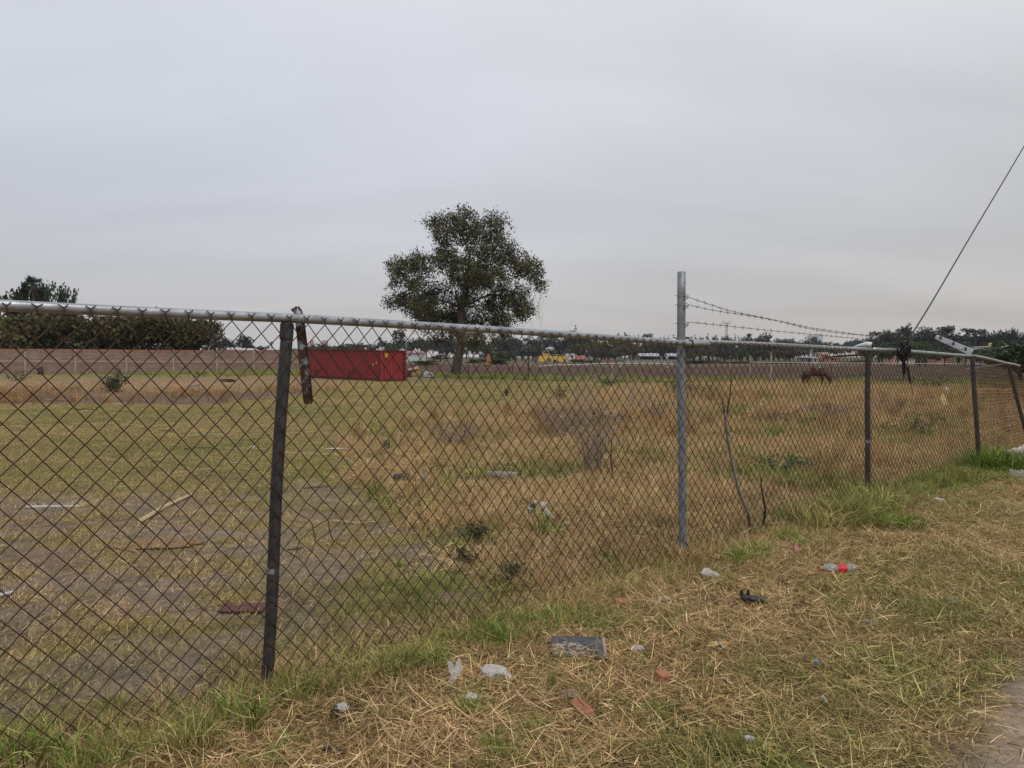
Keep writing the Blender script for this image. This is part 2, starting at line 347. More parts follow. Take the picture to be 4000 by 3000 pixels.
# ------------------------------------------------------------------ ground zones
def zones(x, y):
    x = np.asarray(x, float); y = np.asarray(y, float)
    s = side(x, y); a = along(x, y)
    n1 = fbm(x, y, 1.1, 31); n2 = fbm(x, y, .45, 41); n3 = fbm(x, y, 3.5, 51, 2); nf = fbm(x, y, .12, 61)
    out = {}
    camside = sst(-.10, .10, s)
    path = sst(2.16, 2.42, s + (n1 - .5) * .35)
    # camera side: cut straw with green showing through, greener beside the fence and towards the path
    g_cam = sst(.55, .70, n1 * .55 + n3 * .45) * .75 + .32 * sst(.55, .15, s) * sst(.45, .62, n1) + .75 * sst(1.5, 2.2, s) * sst(.40, .56, n1 * .6 + n3 * .4)
    # field side
    b = np.interp(y, ST_Y, ST_X) + (n2 - .5) * np.clip(.12 * y, .6, 6)
    straw_f = sst(-.12, .18, (x - b) / np.clip(y * .12, .5, 8))
    right = sst(0, 1, (x - 6) / 6)
    green_f = sst(.55, .63, n2 * .55 + n1 * .45) * .85
    plow = sst(-1.5, 1.5, y - plow_edge(x) + (n2 - .5) * 3)
    bank = sst(190, 215, y + (nf - .5) * 40)
    strip = sst(-17, -9, y - plow_edge(x) + (n2 - .5) * 8) * (1 - plow)
    soil_f = sst(11.5, 7.0, y + (n2 - .5) * 7) * sst(.36, .58, n1 * .35 + n3 * .55 + .1 * n2)
    soil_f = soil_f * (1 - straw_f)
    weeds = sst(28, 31, y + (n2 - .5) * 5) * sst(45, 41, y + (n2 - .5) * 5) * sst(-9.5, -12, x + (n2 - .5) * 3) * (1 - straw_f)
    tan = sst(41, 46, y) * sst(82, 70, y) * sst(-11, -15, x + (n2 - .5) * 6)
    tan2 = sst(40, 52, y) * (1 - strip) * (1 - plow) * sst(3, 10, x)
    f = 1 - camside
    out['path'] = path
    out['straw'] = (camside * (1 - g_cam) + f * straw_f * (1 - green_f)) * (1 - path) * (1 - plow)
    out['green'] = (camside * g_cam + f * np.maximum(straw_f * green_f, strip * .8)) * (1 - path) * (1 - plow)
    out['soil'] = f * soil_f * (1 - plow)
    out['weeds'] = f * weeds
    out['tan'] = f * np.maximum(tan, tan2 * .6) * (1 - plow)
    out['plow'] = plow * (1 - bank); out['bank'] = bank
    out['olive'] = np.clip(f * (1 - straw_f) * (1 - soil_f) * (1 - plow) * (1 - weeds) * (1 - tan) * (1 - .7 * strip), 0, 1)
    out['n'] = (n1, n2, n3, nf)
    return out

ZC = dict(path=(.30, .235, .185), straw=(.21, .135, .07), green=(.085, .085, .032), soil=(.21, .163, .128), weeds=(.17, .115, .085),
          tan=(.23, .16, .095), plow=(.115, .066, .053), olive=(.20, .165, .07), bank=(.125, .088, .06))
def ground_mesh():
    t = np.arange(-215, 216); xs = 1.5 * np.sinh(t * 7.4 / 215) + np.where(np.abs(t) < 2, 0, 0)
    t2 = np.arange(-70, 232); ys = 3.0 + 1.3 * np.sinh(t2 * 8.05 / 231)
    ys = ys[ys > -9]
    X, Y = np.meshgrid(xs, ys); nx, ny = len(xs), len(ys)
    x = X.ravel(); y = Y.ravel(); z = H(x, y); zn = zones(x, y)
    z = z + zn['plow'] * .10 * (vnoise(x, y, 1.3, 77) - .5)
    col = np.zeros((len(x), 3)); tw = np.zeros(len(x))
    for k, c in ZC.items(): col += zn[k][:, None] * np.array(c); tw += zn[k]
    col /= np.clip(tw, .3, None)[:, None]
    n1, n2, n3, nf = zn['n']
    # reddish creeping plants on the bare soil, browner and greener drifts on the far lawn
    red = sst(.56, .66, fbm(x, y, 1.7, 91)) * zn['soil'] * .26
    col = col * (1 - red[:, None]) + red[:, None] * np.array((.19, .085, .065))
    gk = (sst(.45, .6, fbm(x, y, .05, 191)) * zn['bank'] * .8 + sst(.56, .64, fbm(x * .3, y, .12, 193)) * zn['plow'] * .5)[:, None]
    col = col * (1 - gk) + gk * np.array((.075, .085, .04))
    gd = (sst(.5, .66, fbm(x, y, .22, 93)) * zn['olive'] * .55)[:, None]
    col = col * (1 - gd) + gd * np.array((.105, .115, .045))
    bd = (sst(.52, .68, fbm(x, y, .3, 97)) * zn['olive'] * .5)[:, None]
    col = col * (1 - bd) + bd * np.array((.20, .14, .075))
    me = bpy.data.meshes.new('ground')
    V = np.stack([x, y, z], 1)
    idx = np.arange(nx * ny).reshape(ny, nx)
    F = np.stack([idx[:-1, :-1], idx[:-1, 1:], idx[1:, 1:], idx[1:, :-1]], -1).reshape(-1, 4)
    me.vertices.add(len(V)); me.vertices.foreach_set('co', V.ravel())
    me.loops.add(F.size); me.loops.foreach_set('vertex_index', F.ravel())
    me.polygons.add(len(F)); me.polygons.foreach_set('loop_start', np.arange(0, F.size, 4)); me.polygons.foreach_set('loop_total', np.full(len(F), 4))
    me.polygons.foreach_set('use_smooth', np.ones(len(F), bool))
    a = me.attributes.new('zcol', 'FLOAT_COLOR', 'POINT')
    a.data.foreach_set('color', np.concatenate([col, np.ones((len(x), 1))], 1).ravel())
    a = me.attributes.new('plow', 'FLOAT', 'POINT'); a.data.foreach_set('value', zn['plow'])
    me.update(calc_edges=True); me.validate()
    return me
def ground_mat():
    m = bpy.data.materials.new('field_ground'); m.use_nodes = True; nt = m.node_tree; N = nt.nodes; L = nt.links; p = N['Principled BSDF']
    p.inputs['Roughness'].default_value = .95; p.inputs['Specular IOR Level'].default_value = .1
    z = N.new('ShaderNodeAttribute'); z.attribute_name = 'zcol'; tc = N.new('ShaderNodeTexCoord')
    cur = z.outputs['Color']
    def layer(scale, lo, hi, c_lo, c_hi, cur, sx=1.0):
        mp = N.new('ShaderNodeMapping'); mp.inputs['Scale'].default_value = (1, sx, 1); L.new(tc.outputs['Object'], mp.inputs[0])
        nz = N.new('ShaderNodeTexNoise'); nz.inputs['Scale'].default_value = scale; nz.inputs['Detail'].default_value = 6; nz.inputs['Roughness'].default_value = .7
        L.new(mp.outputs[0], nz.inputs['Vector'])
        rp = N.new('ShaderNodeValToRGB'); rp.color_ramp.elements[0].position = lo; rp.color_ramp.elements[1].position = hi
        rp.color_ramp.elements[0].color = (*c_lo, 1); rp.color_ramp.elements[1].color = (*c_hi, 1)
        L.new(nz.outputs['Fac'], rp.inputs[0])
        mu = N.new('ShaderNodeMix'); mu.data_type = 'RGBA'; mu.blend_type = 'MULTIPLY'; mu.inputs['Factor'].default_value = 1
        L.new(cur, mu.inputs['A']); L.new(rp.outputs[0], mu.inputs['B']); return mu.outputs['Result'], nz
    cur, _ = layer(.9, .35, .65, (.80, .84, .80), (1.18, 1.12, 1.08), cur)
    cur, n4 = layer(5.0, .36, .66, (.66, .68, .70), (1.30, 1.27, 1.2), cur)
    cur, n30 = layer(38.0, .33, .68, (.62, .62, .64), (1.34, 1.32, 1.3), cur)
    L.new(cur, p.inputs['Base Color'])
    b = N.new('ShaderNodeBump'); b.inputs['Strength'].default_value = .7; b.inputs['Distance'].default_value = .03
    L.new(n30.outputs['Fac'], b.inputs['Height'])
    b2 = N.new('ShaderNodeBump'); b2.inputs['Distance'].default_value = .35
    pl = N.new('ShaderNodeAttribute'); pl.attribute_name = 'plow'; L.new(pl.outputs['Fac'], b2.inputs['Strength'])
    L.new(n4.outputs['Fac'], b2.inputs['Height']); L.new(b.outputs[0], b2.inputs['Normal']); L.new(b2.outputs[0], p.inputs['Normal'])
    return m
gm = ground_mesh(); gm.materials.append(ground_mat())
ground = struct(bpy.data.objects.new('ground', gm)); C.objects.link(ground)

# ------------------------------------------------------------------ grass: clumps scattered over the ground
def blade(mb, base, ang, tilt, L_, w, curl, seg=3, bc=.5):
    """a ribbon that leaves the ground at tilt from upright and bends over by curl"""
    d = Vector((math.cos(ang), math.sin(ang), 0)); sidev = Vector((-math.sin(ang), math.cos(ang), 0))
    sidev = (sidev * math.cos(curl * 2) + Vector((0, 0, 1)) * math.sin(curl * 2) * .4).normalized()
    p = Vector(base); vs_ = []; th = tilt
    for i in range(seg + 1):
        ww = w * (1 - (i / seg) ** 1.6 * .92) * .5
        vs_ += [p - sidev * ww, p + sidev * ww]
        p = p + (Vector((0, 0, 1)) * math.cos(th) + d * math.sin(th)) * (L_ / seg); th += curl / seg
    mb.attr = bc
    mb.add(vs_, [(2 * i, 2 * i + 1, 2 * i + 3, 2 * i + 2) for i in range(seg)])
def proto_set(prefix, n, fn):
    col = bpy.data.collections.new(prefix)
    for k in range(n):
        mb = MB(); fn(mb, k)
        o = bpy.data.objects.new('%s_%02d' % (prefix, k), mb.mesh(prefix, GRASS, False, True)); col.objects.link(o)
    return col
U = random.uniform
def f_lie(mb, k):
    for _ in range(40):
        r_ = .15 * math.sqrt(random.random()); a = U(0, 6.28)
        blade(mb, (r_ * math.cos(a), r_ * math.sin(a), U(.0, .028)), U(0, 6.28), U(1.15, 1.62), U(.03, .10) if random.random() < .8 else U(.1, .2), U(.002, .0045), U(-.5, .7), 3, random.random())
    for _ in range(10):
        r_ = .12 * math.sqrt(random.random()); a = U(0, 6.28)
        blade(mb, (r_ * math.cos(a), r_ * math.sin(a), 0), U(0, 6.28), U(.3, 1.0), U(.03, .08), U(.0016, .003), U(.2, .9), 3, random.random())
def f_short(mb, k):
    for _ in range(34):
        r_ = .06 * math.sqrt(random.random()); a = U(0, 6.28)
        blade(mb, (r_ * math.cos(a), r_ * math.sin(a), -.005), a + U(-.8, .8), U(.05, .7), U(.035, .10), U(.0022, .0045), U(.2, 1.1), 3, random.random())
def f_tall(mb, k):
    for _ in range(30):
        r_ = .07 * math.sqrt(random.random()); a = U(0, 6.28)
        blade(mb, (r_ * math.cos(a), r_ * math.sin(a), -.01), a + U(-1, 1), U(.03, .45), U(.12, .38), U(.005, .011), U(.5, 2.2), 5, random.random())
def f_lawn(mb, k):
    for _ in range(60):
        r_ = .17 * math.sqrt(random.random()); a = U(0, 6.28)
        blade(mb, (r_ * math.cos(a), r_ * math.sin(a), -.003), U(0, 6.28), U(.4, 1.4), U(.02, .055), U(.002, .004), U(.1, .9), 2, random.random())
def f_dry(mb, k):
    for _ in range(34):
        r_ = .10 * math.sqrt(random.random()); a = U(0, 6.28)
        blade(mb, (r_ * math.cos(a), r_ * math.sin(a), -.01), a + U(-1.2, 1.2), U(.1, 1.0), U(.12, .40), U(.0022, .005), U(.1, 1.4), 4, random.random())
def f_weed(mb, k):
    for _ in range(26):
        a = U(0, 6.28); L_ = U(.25, .6); b0 = Vector((U(-.12, .12), U(-.12, .12), -.01)); t = U(.0, .55)
        blade(mb, b0, a, t, L_, .006, U(-.1, .3), 3, U(0, .55))
        for _ in range(5):
            f = U(.35, 1.0); q = b0 + (Vector((0, 0, 1)) * math.cos(t) + Vector((math.cos(a), math.sin(a), 0)) * math.sin(t)) * L_ * f
            blade(mb, q, U(0, 6.28), U(.2, 1.2), U(.05, .13), .008, U(.0, .6), 2, U(0, .7))
PS = dict(lie=proto_set('straw_clump', 6, f_lie), short=proto_set('short_tuft', 5, f_short), tall=proto_set('tall_tuft', 5, f_tall),
          lawn=proto_set('lawn_clump', 5, f_lawn), dry=proto_set('dry_tuft', 5, f_dry), weed=proto_set('weed_clump', 4, f_weed))

def scatter(name, label, cat, pts, coll, scl, tint, tiltmax=.12, mat_=None):
    n = len(pts)
    me = bpy.data.meshes.new(name); me.vertices.add(n); me.vertices.foreach_set('co', np.asarray(pts, float).ravel())
    def A(nm, typ, key, arr): a = me.attributes.new(nm, typ, 'POINT'); a.data.foreach_set(key, np.ascontiguousarray(arr).ravel())
    rot = np.stack([rng.uniform(-tiltmax, tiltmax, n), rng.uniform(-tiltmax, tiltmax, n), rng.uniform(0, 6.283, n)], 1)
    A('rot', 'FLOAT_VECTOR', 'vector', rot); A('scl', 'FLOAT', 'value', np.broadcast_to(scl, n).astype(float)); A('tint', 'FLOAT', 'value', np.clip(np.broadcast_to(tint, n), 0, 1).astype(float))
    A('pick', 'INT', 'value', rng.integers(0, 100, n).astype(np.int32))
    o = bpy.data.objects.new(name, me); C.objects.link(o); tag(o, label, cat, kind='stuff')
    nt = bpy.data.node_groups.new(name, 'GeometryNodeTree')
    nt.interface.new_socket('Geometry', in_out='INPUT', socket_type='NodeSocketGeometry'); nt.interface.new_socket('Geometry', in_out='OUTPUT', socket_type='NodeSocketGeometry')
    N = nt.nodes; L = nt.links; gi = N.new('NodeGroupInput'); go = N.new('NodeGroupOutput')
    ip = N.new('GeometryNodeInstanceOnPoints'); ci = N.new('GeometryNodeCollectionInfo'); ci.inputs['Collection'].default_value = coll
    ci.inputs['Separate Children'].default_value = True; ci.inputs['Reset Children'].default_value = True
    def NA(nm, t): a = N.new('GeometryNodeInputNamedAttribute'); a.data_type = t; a.inputs['Name'].default_value = nm; return a.outputs['Attribute']
    L.new(gi.outputs[0], ip.inputs['Points']); L.new(ci.outputs[0], ip.inputs['Instance']); ip.inputs['Pick Instance'].default_value = True
    L.new(NA('pick', 'INT'), ip.inputs['Instance Index'])
    L.new(NA('rot', 'FLOAT_VECTOR'), ip.inputs['Rotation'])
    L.new(NA('scl', 'FLOAT'), ip.inputs['Scale']); L.new(ip.outputs[0], go.inputs[0])
    md = o.modifiers.new('scatter', 'NODES'); md.node_group = nt
    return o
def wedge(n, y0, y1, p=1.0):
    """ground points spread through the view and a step to either side; p=1 even, p=0 thinning with distance"""
    u = rng.random(n)
    y = (y0 ** (p + 1) + u * (y1 ** (p + 1) - y0 ** (p + 1))) ** (1 / (p + 1)) if p > -1 else y0 * (y1 / y0) ** u
    x = rng.uniform(-1, 1, n) * (y * .74 + .7)
    return x, y
def P3(x, y): return np.stack([x, y, H(x, y)], 1)

# 1 cut straw on the camera side
x, y = wedge(26000, 1.9, 14, .6); s = side(x, y); zn = zones(x, y); n1, n2, n3, nf = zn['n']
k = (s > -.15) & (rng.random(len(x)) < np.clip(1 - .97 * zn['path'], 0, 1) * (1 - .45 * zn['green']))
scatter('cut_straw', 'matted dry cut straw covering the ground in front of the fence', 'straw', P3(x, y)[k], PS['lie'], rng.uniform(.75, 1.25, k.sum()),
        (.30 * rng.random(len(x)) ** 1.5 + .20 * sst(.45, .7, n2) + .5 * zn['green'] * rng.random(len(x)))[k])
# 2 green tufts through the straw
x, y = wedge(30000, 1.9, 14, .6); s = side(x, y); zn = zones(x, y)
k = (s > -.3) & (rng.random(len(x)) < (.26 + .74 * zn['green']) * (1 - .93 * zn['path']))
scatter('green_grass', 'short green grass growing through the cut straw', 'grass', P3(x, y)[k], PS['short'], rng.uniform(.6, 1.15, k.sum()),
        (.62 + .38 * rng.random(len(x)) - .25 * (rng.random(len(x)) < .3))[k], .3)
# 3 long grass along the foot of the fence
def verge_density(a):
    c = np.array((-1.6, -.95, -.45, .0, .25, .75, 1.25, 1.7, 2.2, 3.1, 3.55, 4.2, 5.0, 5.7, 6.4, 6.9, 7.4, 8.2, 9.0, 9.7, 10.5, 11.3)); w = np.array((.6, .7, .6, 1.0, .5, .9, 1.0, .35, .3, .9, .6, .45, .55, .95, 1.0, .7, .35, .5, .8, 1.0, .9, .9))
    return np.interp(a, c, w)
a = rng.uniform(-2.2, 12, 5200); s = rng.normal(.06, .15, 5200); keep = (np.abs(a + .02) > .14) & (rng.random(5200) < verge_density(a) * np.where(a > 5, 1.0, .26))
x = F0[0] + FU[0] * a + FM[0] * s; y = F0[1] + FU[1] * a + FM[1] * s
vn = vnoise(a, a * 0, 2.6, 5); keep &= rng.random(5200) < .45 * sst(.42, .66, vn + .18 * (a > 5)) + .03
sc = (.40 + .70 * rng.random(5200) ** 1.8) * (.35 + .7 * verge_density(a) * (.4 + vn)) * np.where(a < 5.2, .68, .92)
scatter('verge_grass', 'long green grass growing along the foot of the fence', 'grass', P3(x, y)[keep], PS['tall'], sc[keep], (.30 + .65 * rng.random(5200))[keep], .35)
a = rng.uniform(-2.2, 12, 2600); s = rng.normal(.03, .16, 2600); keep = rng.random(2600) < .42
x = F0[0] + FU[0] * a + FM[0] * s; y = F0[1] + FU[1] * a + FM[1] * s
scatter('dry_verge_grass', 'dead straw coloured grass standing along the fence foot', 'grass', P3(x, y)[keep], PS['dry'], rng.uniform(.25, .6, keep.sum()), .05 + .25 * rng.random(keep.sum()), .25)
# thick green clumps at certain spots
cl = [(1030, 2715, .07, 16, .6, .4), (960, 2800, .09, 18, .7, .95), (700, 2930, .09, 16, .75, .8), (420, 2990, .10, 16, .8, .85), (90, 2985, .09, 14, 1.0, .95), (1180, 2740, .10, 16, .75, .8), (1330, 2690, .10, 12, .7, .75), (1480, 2640, .09, 14, .75, .85), (1560, 2590, .09, 20, .6, .95), (1680, 2610, .08, 20, .7, 1.0), (1740, 2530, .10, 16, .6, .95),
      (1875, 2790, .05, 16, .45, 1.0), (1900, 2500, .14, 40, .6, 1.0), (2080, 2440, .16, 50, .55, 1.0), (2230, 2400, .16, 40, .5, .95), (2380, 2450, .14, 26, .45, .95), (2500, 2260, .16, 30, .6, .75), (2600, 2230, .12, 30, .6, .7), (2390, 2300, .14, 26, .55, .75), (2680, 2200, .10, 34, .8, .25), (2740, 2190, .10, 24, .8, .3), (2900, 2190, .10, 34, .6, 1.0), (2960, 2160, .10, 24, .6, .95), (3060, 2110, .16, 34, .65, .85),
      (3200, 2060, .20, 60, 1.0, .6), (3290, 2040, .22, 70, 1.05, .7), (3380, 2030, .2, 60, .85, .95), (3480, 2060, .16, 60, .6, 1.0), (3420, 1970, .22, 50, .8, .85), (3540, 1940, .22, 50, .8, .85), (3640, 1910, .22, 60, .85, .95), (3740, 1880, .22, 60, .9, .95), (3860, 1850, .18, 80, 1.45, 1.0), (3905, 1850, .18, 80, 1.6, 1.0), (3880, 1880, .2, 50, .7, .9), (3800, 1920, .2, 40, .5, .9), (2060, 2860, .06, 14, .35, 1.0), (2870, 2440, .05, 12, .3, 1.0), (3270, 2370, .06, 16, .3, 1.0), (3560, 2290, .08, 18, .3, .95), (2900, 2620, .07, 16, .3, .95), (3340, 2560, .08, 18, .3, .95), (1060, 2960, .08, 16, .4, .95), (2200, 2680, .08, 18, .3, 1.0), (2340, 2750, .08, 18, .28, 1.0), (2480, 2780, .07, 14, .3, .95), (1930, 2960, .08, 16, .4, 1.0), (2840, 2290, .08, 16, .35, .9),
      (3060, 1665, .8, 46, 1.0, .9), (2950, 1655, .7, 36, .9, .9), (3120, 1690, .6, 30, .9, .85), (3010, 1850, .45, 40, .85, .9), (3110, 1870, .5, 46, .85, .8), (3190, 1900, .4, 34, .75, .8), (3560, 1700, .6, 50, 1.0, 1.0), (3480, 1730, .5, 36, .9, .95), (3640, 1640, .6, 40, 1.0, .95), (2330, 1660, .8, 46, 1.0, .95), (2240, 1665, .7, 36, .9, .9), (2430, 1670, .7, 36, .9, .9), (2330, 1830, .35, 30, .7, .8), (1850, 2135, .14, 40, .5, .9), (2000, 2280, .22, 50, .45, .9), (1560, 1730, .5, 24, .8, .9), (2560, 1960, .35, 30, .6, .7), (2180, 1990, .25, 20, .5, .85), (1700, 2350, .25, 30, .5, .9), (1620, 2280, .2, 20, .45, .85)]
px_, sc_, ti_ = [], [], []
for p, q, rr, n, sc0, t0 in cl:
    b = gp(p, q)
    for _ in range(n): px_.append((b.x + random.gauss(0, rr * .8), b.y + random.gauss(0, rr * .8))); sc_.append(sc0 * (.78 if p < 3150 else .9) * random.uniform(.45, 1.15)); ti_.append(min(1, t0 + random.choice((-.4, -.15, 0, 0, .05, .1))))
px_ = np.array(px_); scatter('green_clumps', 'thick bright green grass clumps by the fence and in the straw', 'grass', P3(px_[:, 0], px_[:, 1]), PS['tall'], np.array(sc_), np.array(ti_), .3)
# 4 the field: thin lawn, dry grass, weeds
x, y = wedge(75000, 2.4, 62, -.1); s = side(x, y); zn = zones(x, y)
k = (s < .0) & (rng.random(len(x)) < zn['olive'] * .9 + zn['soil'] * .30 + zn['straw'] * .1 + zn['green'] * .4)
scatter('field_lawn', 'thin olive grass over the bare field behind the fence', 'grass', P3(x, y)[k], PS['lawn'], (rng.uniform(.6, 1.1, len(x)) * (1 + .02 * y))[k],
        (.18 + .30 * rng.random(len(x)) + .26 * sst(.45, .65, fbm(x, y, .35, 305)) + .25 * zn['green'] - .16 * sst(.5, .68, fbm(x, y, .5, 309)))[k])
x, y = wedge(40000, 4.0, 60, .1); s = side(x, y); zn = zones(x, y)
k = (s < -.15) & (rng.random(len(x)) < zn['straw'] * .95 + zn['tan'] * .22)
scatter('dry_field_grass', 'tall dry tan grass filling the right of the field', 'grass', P3(x, y)[k], PS['dry'], (rng.uniform(.40, .85, len(x)) * (1 + .016 * y) * (.55 + .8 * fbm(x, y, .55, 303)))[k],
        (.12 * rng.random(len(x)) + .20 * sst(.50, .68, fbm(x, y, .5, 301)))[k], .35)
x, y = wedge(26000, 4.0, 22, .4); s = side(x, y); zn = zones(x, y)
k = (s < -.1) & (rng.random(len(x)) < zn['straw'] * .9 + zn['soil'] * .02)
scatter('field_straw', 'loose straw lying in the dry field', 'straw', P3(x, y)[k], PS['lie'], rng.uniform(.8, 1.5, k.sum()), .05 + .3 * rng.random(k.sum()), .2)
x, y = wedge(16000, 4.0, 95, .0); s = side(x, y); zn = zones(x, y)
k = (s < -.2) & (rng.random(len(x)) < zn['green'] * .85)
scatter('green_field_grass', 'green grass patches in the field beyond the fence', 'grass', P3(x, y)[k], PS['tall'], (rng.uniform(.45, 1.0, len(x)) * (1 + .010 * y))[k],
        (.58 + .36 * rng.random(len(x)))[k], .3)
x, y = wedge(9000, 27, 48, .6); zn = zones(x, y); k = rng.random(len(x)) < zn['weeds'] * sst(.34, .6, fbm(x, y, .28, 307))
scatter('brown_weeds', 'low brown dead weeds in a band across the left field', 'weeds', P3(x, y)[k], PS['weed'], rng.uniform(.4, 1.0, k.sum()), .0 + .1 * rng.random(k.sum()), .2)
x, y = wedge(4200, 8, 42, .3); s = side(x, y); zn = zones(x, y); n1, n2, n3, nf = zn['n']
k = (s < -.8) & (rng.random(len(x)) < zn['straw'] * sst(.5, .62, fbm(x, y, .33, 203)) * .8)
scatter('dead_weeds', 'grey brown dead weeds among the dry grass on the right', 'weeds', P3(x, y)[k], PS['weed'], rng.uniform(.5, 1.0, k.sum()), .1 * rng.random(k.sum()), .25)

x = rng.uniform(-34, 62, 5200); y = plow_edge(x) - rng.uniform(-1.5, 9, 5200) ; k = rng.random(5200) < sst(.35, .6, fbm(x, y, .25, 311)) * .9
scatter('field_edge_weeds', 'rank green weeds along the near edge of the ploughed field', 'weeds', P3(x, y)[k], PS['tall'], rng.uniform(1.0, 2.6, k.sum()), .6 + .35 * rng.random(k.sum()), .3)
x = rng.uniform(-110, 140, 15000); y = rng.uniform(56, 140, 15000); zn = zones(x, y); k = (rng.random(15000) < .22 * zn['plow'] * (60 / y)) & (np.abs(x) < .8 * y)
scatter('ploughed_stubble', 'brown clods and dry stubble over the ploughed field', 'soil', P3(x, y)[k], PS['lie'], rng.uniform(1.6, 3.2, k.sum()), .12 * rng.random(k.sum()), .4)
x = rng.uniform(-42, -9, 3800); y = rng.uniform(70, 93, 3800); k = rng.random(3800) < sst(70, 88, y) * sst(.3, .55, fbm(x, y, .2, 313))
scatter('wall_foot_weeds', 'green weeds along the foot of the brick wall', 'weeds', P3(x, y)[k], PS['tall'], rng.uniform(.8, 1.7, k.sum()), .55 + .35 * rng.random(k.sum()), .3)

# ------------------------------------------------------------------ chain link fence
PB = [Vector((F0[0] + FU[0] * 3.45 * k, F0[1] + FU[1] * 3.45 * k, 0)) for k in range(-1, 5)]          # feet of six posts
PB[1] = Vector((-1.14, 3.52, 0)); PB[2] = gp(2665, 2185); PB[3] = gp(3388, 1962); PB[4] = gp(3827, 1848); PB[5] = gp(4028, 1773)
for q in PB: q.z = h1(q.x, q.y)
RAILP = [None, fp(1118, 1240), None, None, None, None]
def rail_pt(px, py, post):
    d = ray(px, py); t = post.y / d[1]
    return Vector((d[0] * t, post.y, CAMH + d[2] * t))
PT = [None] * 6                                                                                        # rail centre at each post
PT[1] = rail_pt(1118, 1240, PB[1]); PT[2] = rail_pt(2664, 1340, PB[2]); PT[3] = rail_pt(3390, 1364, PB[3]); PT[4] = rail_pt(3797, 1390, PB[4]); PT[5] = rail_pt(3936, 1420, PB[5])
PT[0] = PT[1] + (PB[0] - PB[1]); PT[0].z = 1.71
fence = thing('chain_link_fence', 'rusty chain link wire fence on leaning pipe posts crossing the whole foreground', 'fence', tuple(PB[1]))
n3d = Vector((FM[0], FM[1], 0)); u3d = Vector((FU[0], FU[1], 0))
def post(base, top, r_, m, label=None, cap=True, wob=.004):
    mb = MB(); k = 14; pts = []; rad = []
    b = base + (base - top) * .06
    for i in range(k + 1):
        t = i / k; p = b.lerp(top, t); pts.append(p + Vector((math.sin(t * 7) * wob, math.cos(t * 5) * wob, 0))); rad.append(r_ * (1 + .015 * math.sin(t * 23)))
    mb.tube(pts, rad, 16)
    o = mb.build('post', m, fence, True)
    if label: o['label'] = label
    if cap:
        d = (top - b).normalized(); c = MB(); c.tube([top - d * .075, top - d * .07, top - d * .004, top + d * .012], [r_ * 1.0, r_ * 1.12, r_ * 1.12, r_ * .7], 16); c.build('post_cap', m, o, False)
    return o
off = n3d * .022
p0 = post(PB[0], PT[0] - Vector((0, 0, .03)), .028, M['post_dark'])
p1 = post(PB[1], PT[1] + Vector((.004, 0, -.028)), .0275, M['post_dark'], 'dark weathered post leaning to the right')
p2 = post(PB[2], at(2661, 1062, PB[2].y), .0325, M['post_galv'], 'tall galvanised grey post', cap=False)
p3 = post(PB[3], PT[3] + Vector((0, 0, .035)), .029, M['post_brown'], cap=False)
p4 = post(PB[4], PT[4] + Vector((0, 0, .02)), .031, M['post_brown'], cap=False)
p5 = post(PB[5], PT[5] + Vector((0, 0, .02)), .030, M['post_brown'], 'post leaning steeply at the edge of the picture', cap=False)
# a wired-on band low on the dark post and grey rings on others
mb = MB(); d = (PT[1] - PB[1]).normalized(); c = PB[1] + (PT[1] - PB[1]) * .325
mb.tube([c - d * .012, c + d * .012], .031, 14); mb.build('band', M['post_galv'], p1)
mb = MB(); c = PB[3].lerp(PT[3], .39); mb.tube([c, c + Vector((0, 0, .03))], .032, 12); mb.build('band', M['post_galv'], p3)
for zz in (PT[2].z + .49 * .33, PT[2].z + .29, PT[2].z + .36):
    pass
# top rails: one long pipe lapping past the tall post, a second starting behind it
def rail(pts, r_, m=M['rail']):
    mb = MB(); P = []
    for i in range(len(pts) - 1):
        for t in np.linspace(0, 1, 12, endpoint=False): P.append(pts[i].lerp(pts[i + 1], t))
    P.append(pts[-1])
    P = [p + Vector((0, 0, .004 * math.sin(i * .45))) for i, p in enumerate(P)]
    mb.tube(P, r_, 16); o = mb.build('top_rail', m, fence, True)
    return o
front2 = PT[2] + n3d * .056
d12 = (PT[2] - PT[1]).normalized()
rail([PT[0] + n3d * .0, PT[1] + n3d * .012, front2, front2 + d12 * .30], .0212)
back2 = PT[2] - n3d * .055 + Vector((0, 0, .015))
rail([back2 - u3d * .10, PT[3] + n3d * .035], .0205)
rail([PT[3] + n3d * .035 + u3d * .01, PT[4] + n3d * .02], .020)
d45 = (PT[5] - PT[4])
rail([PT[4] + n3d * .02 + u3d * .01, PT[5] + n3d * .03, PT[5] + n3d * .03 + d45 * .36], .020)
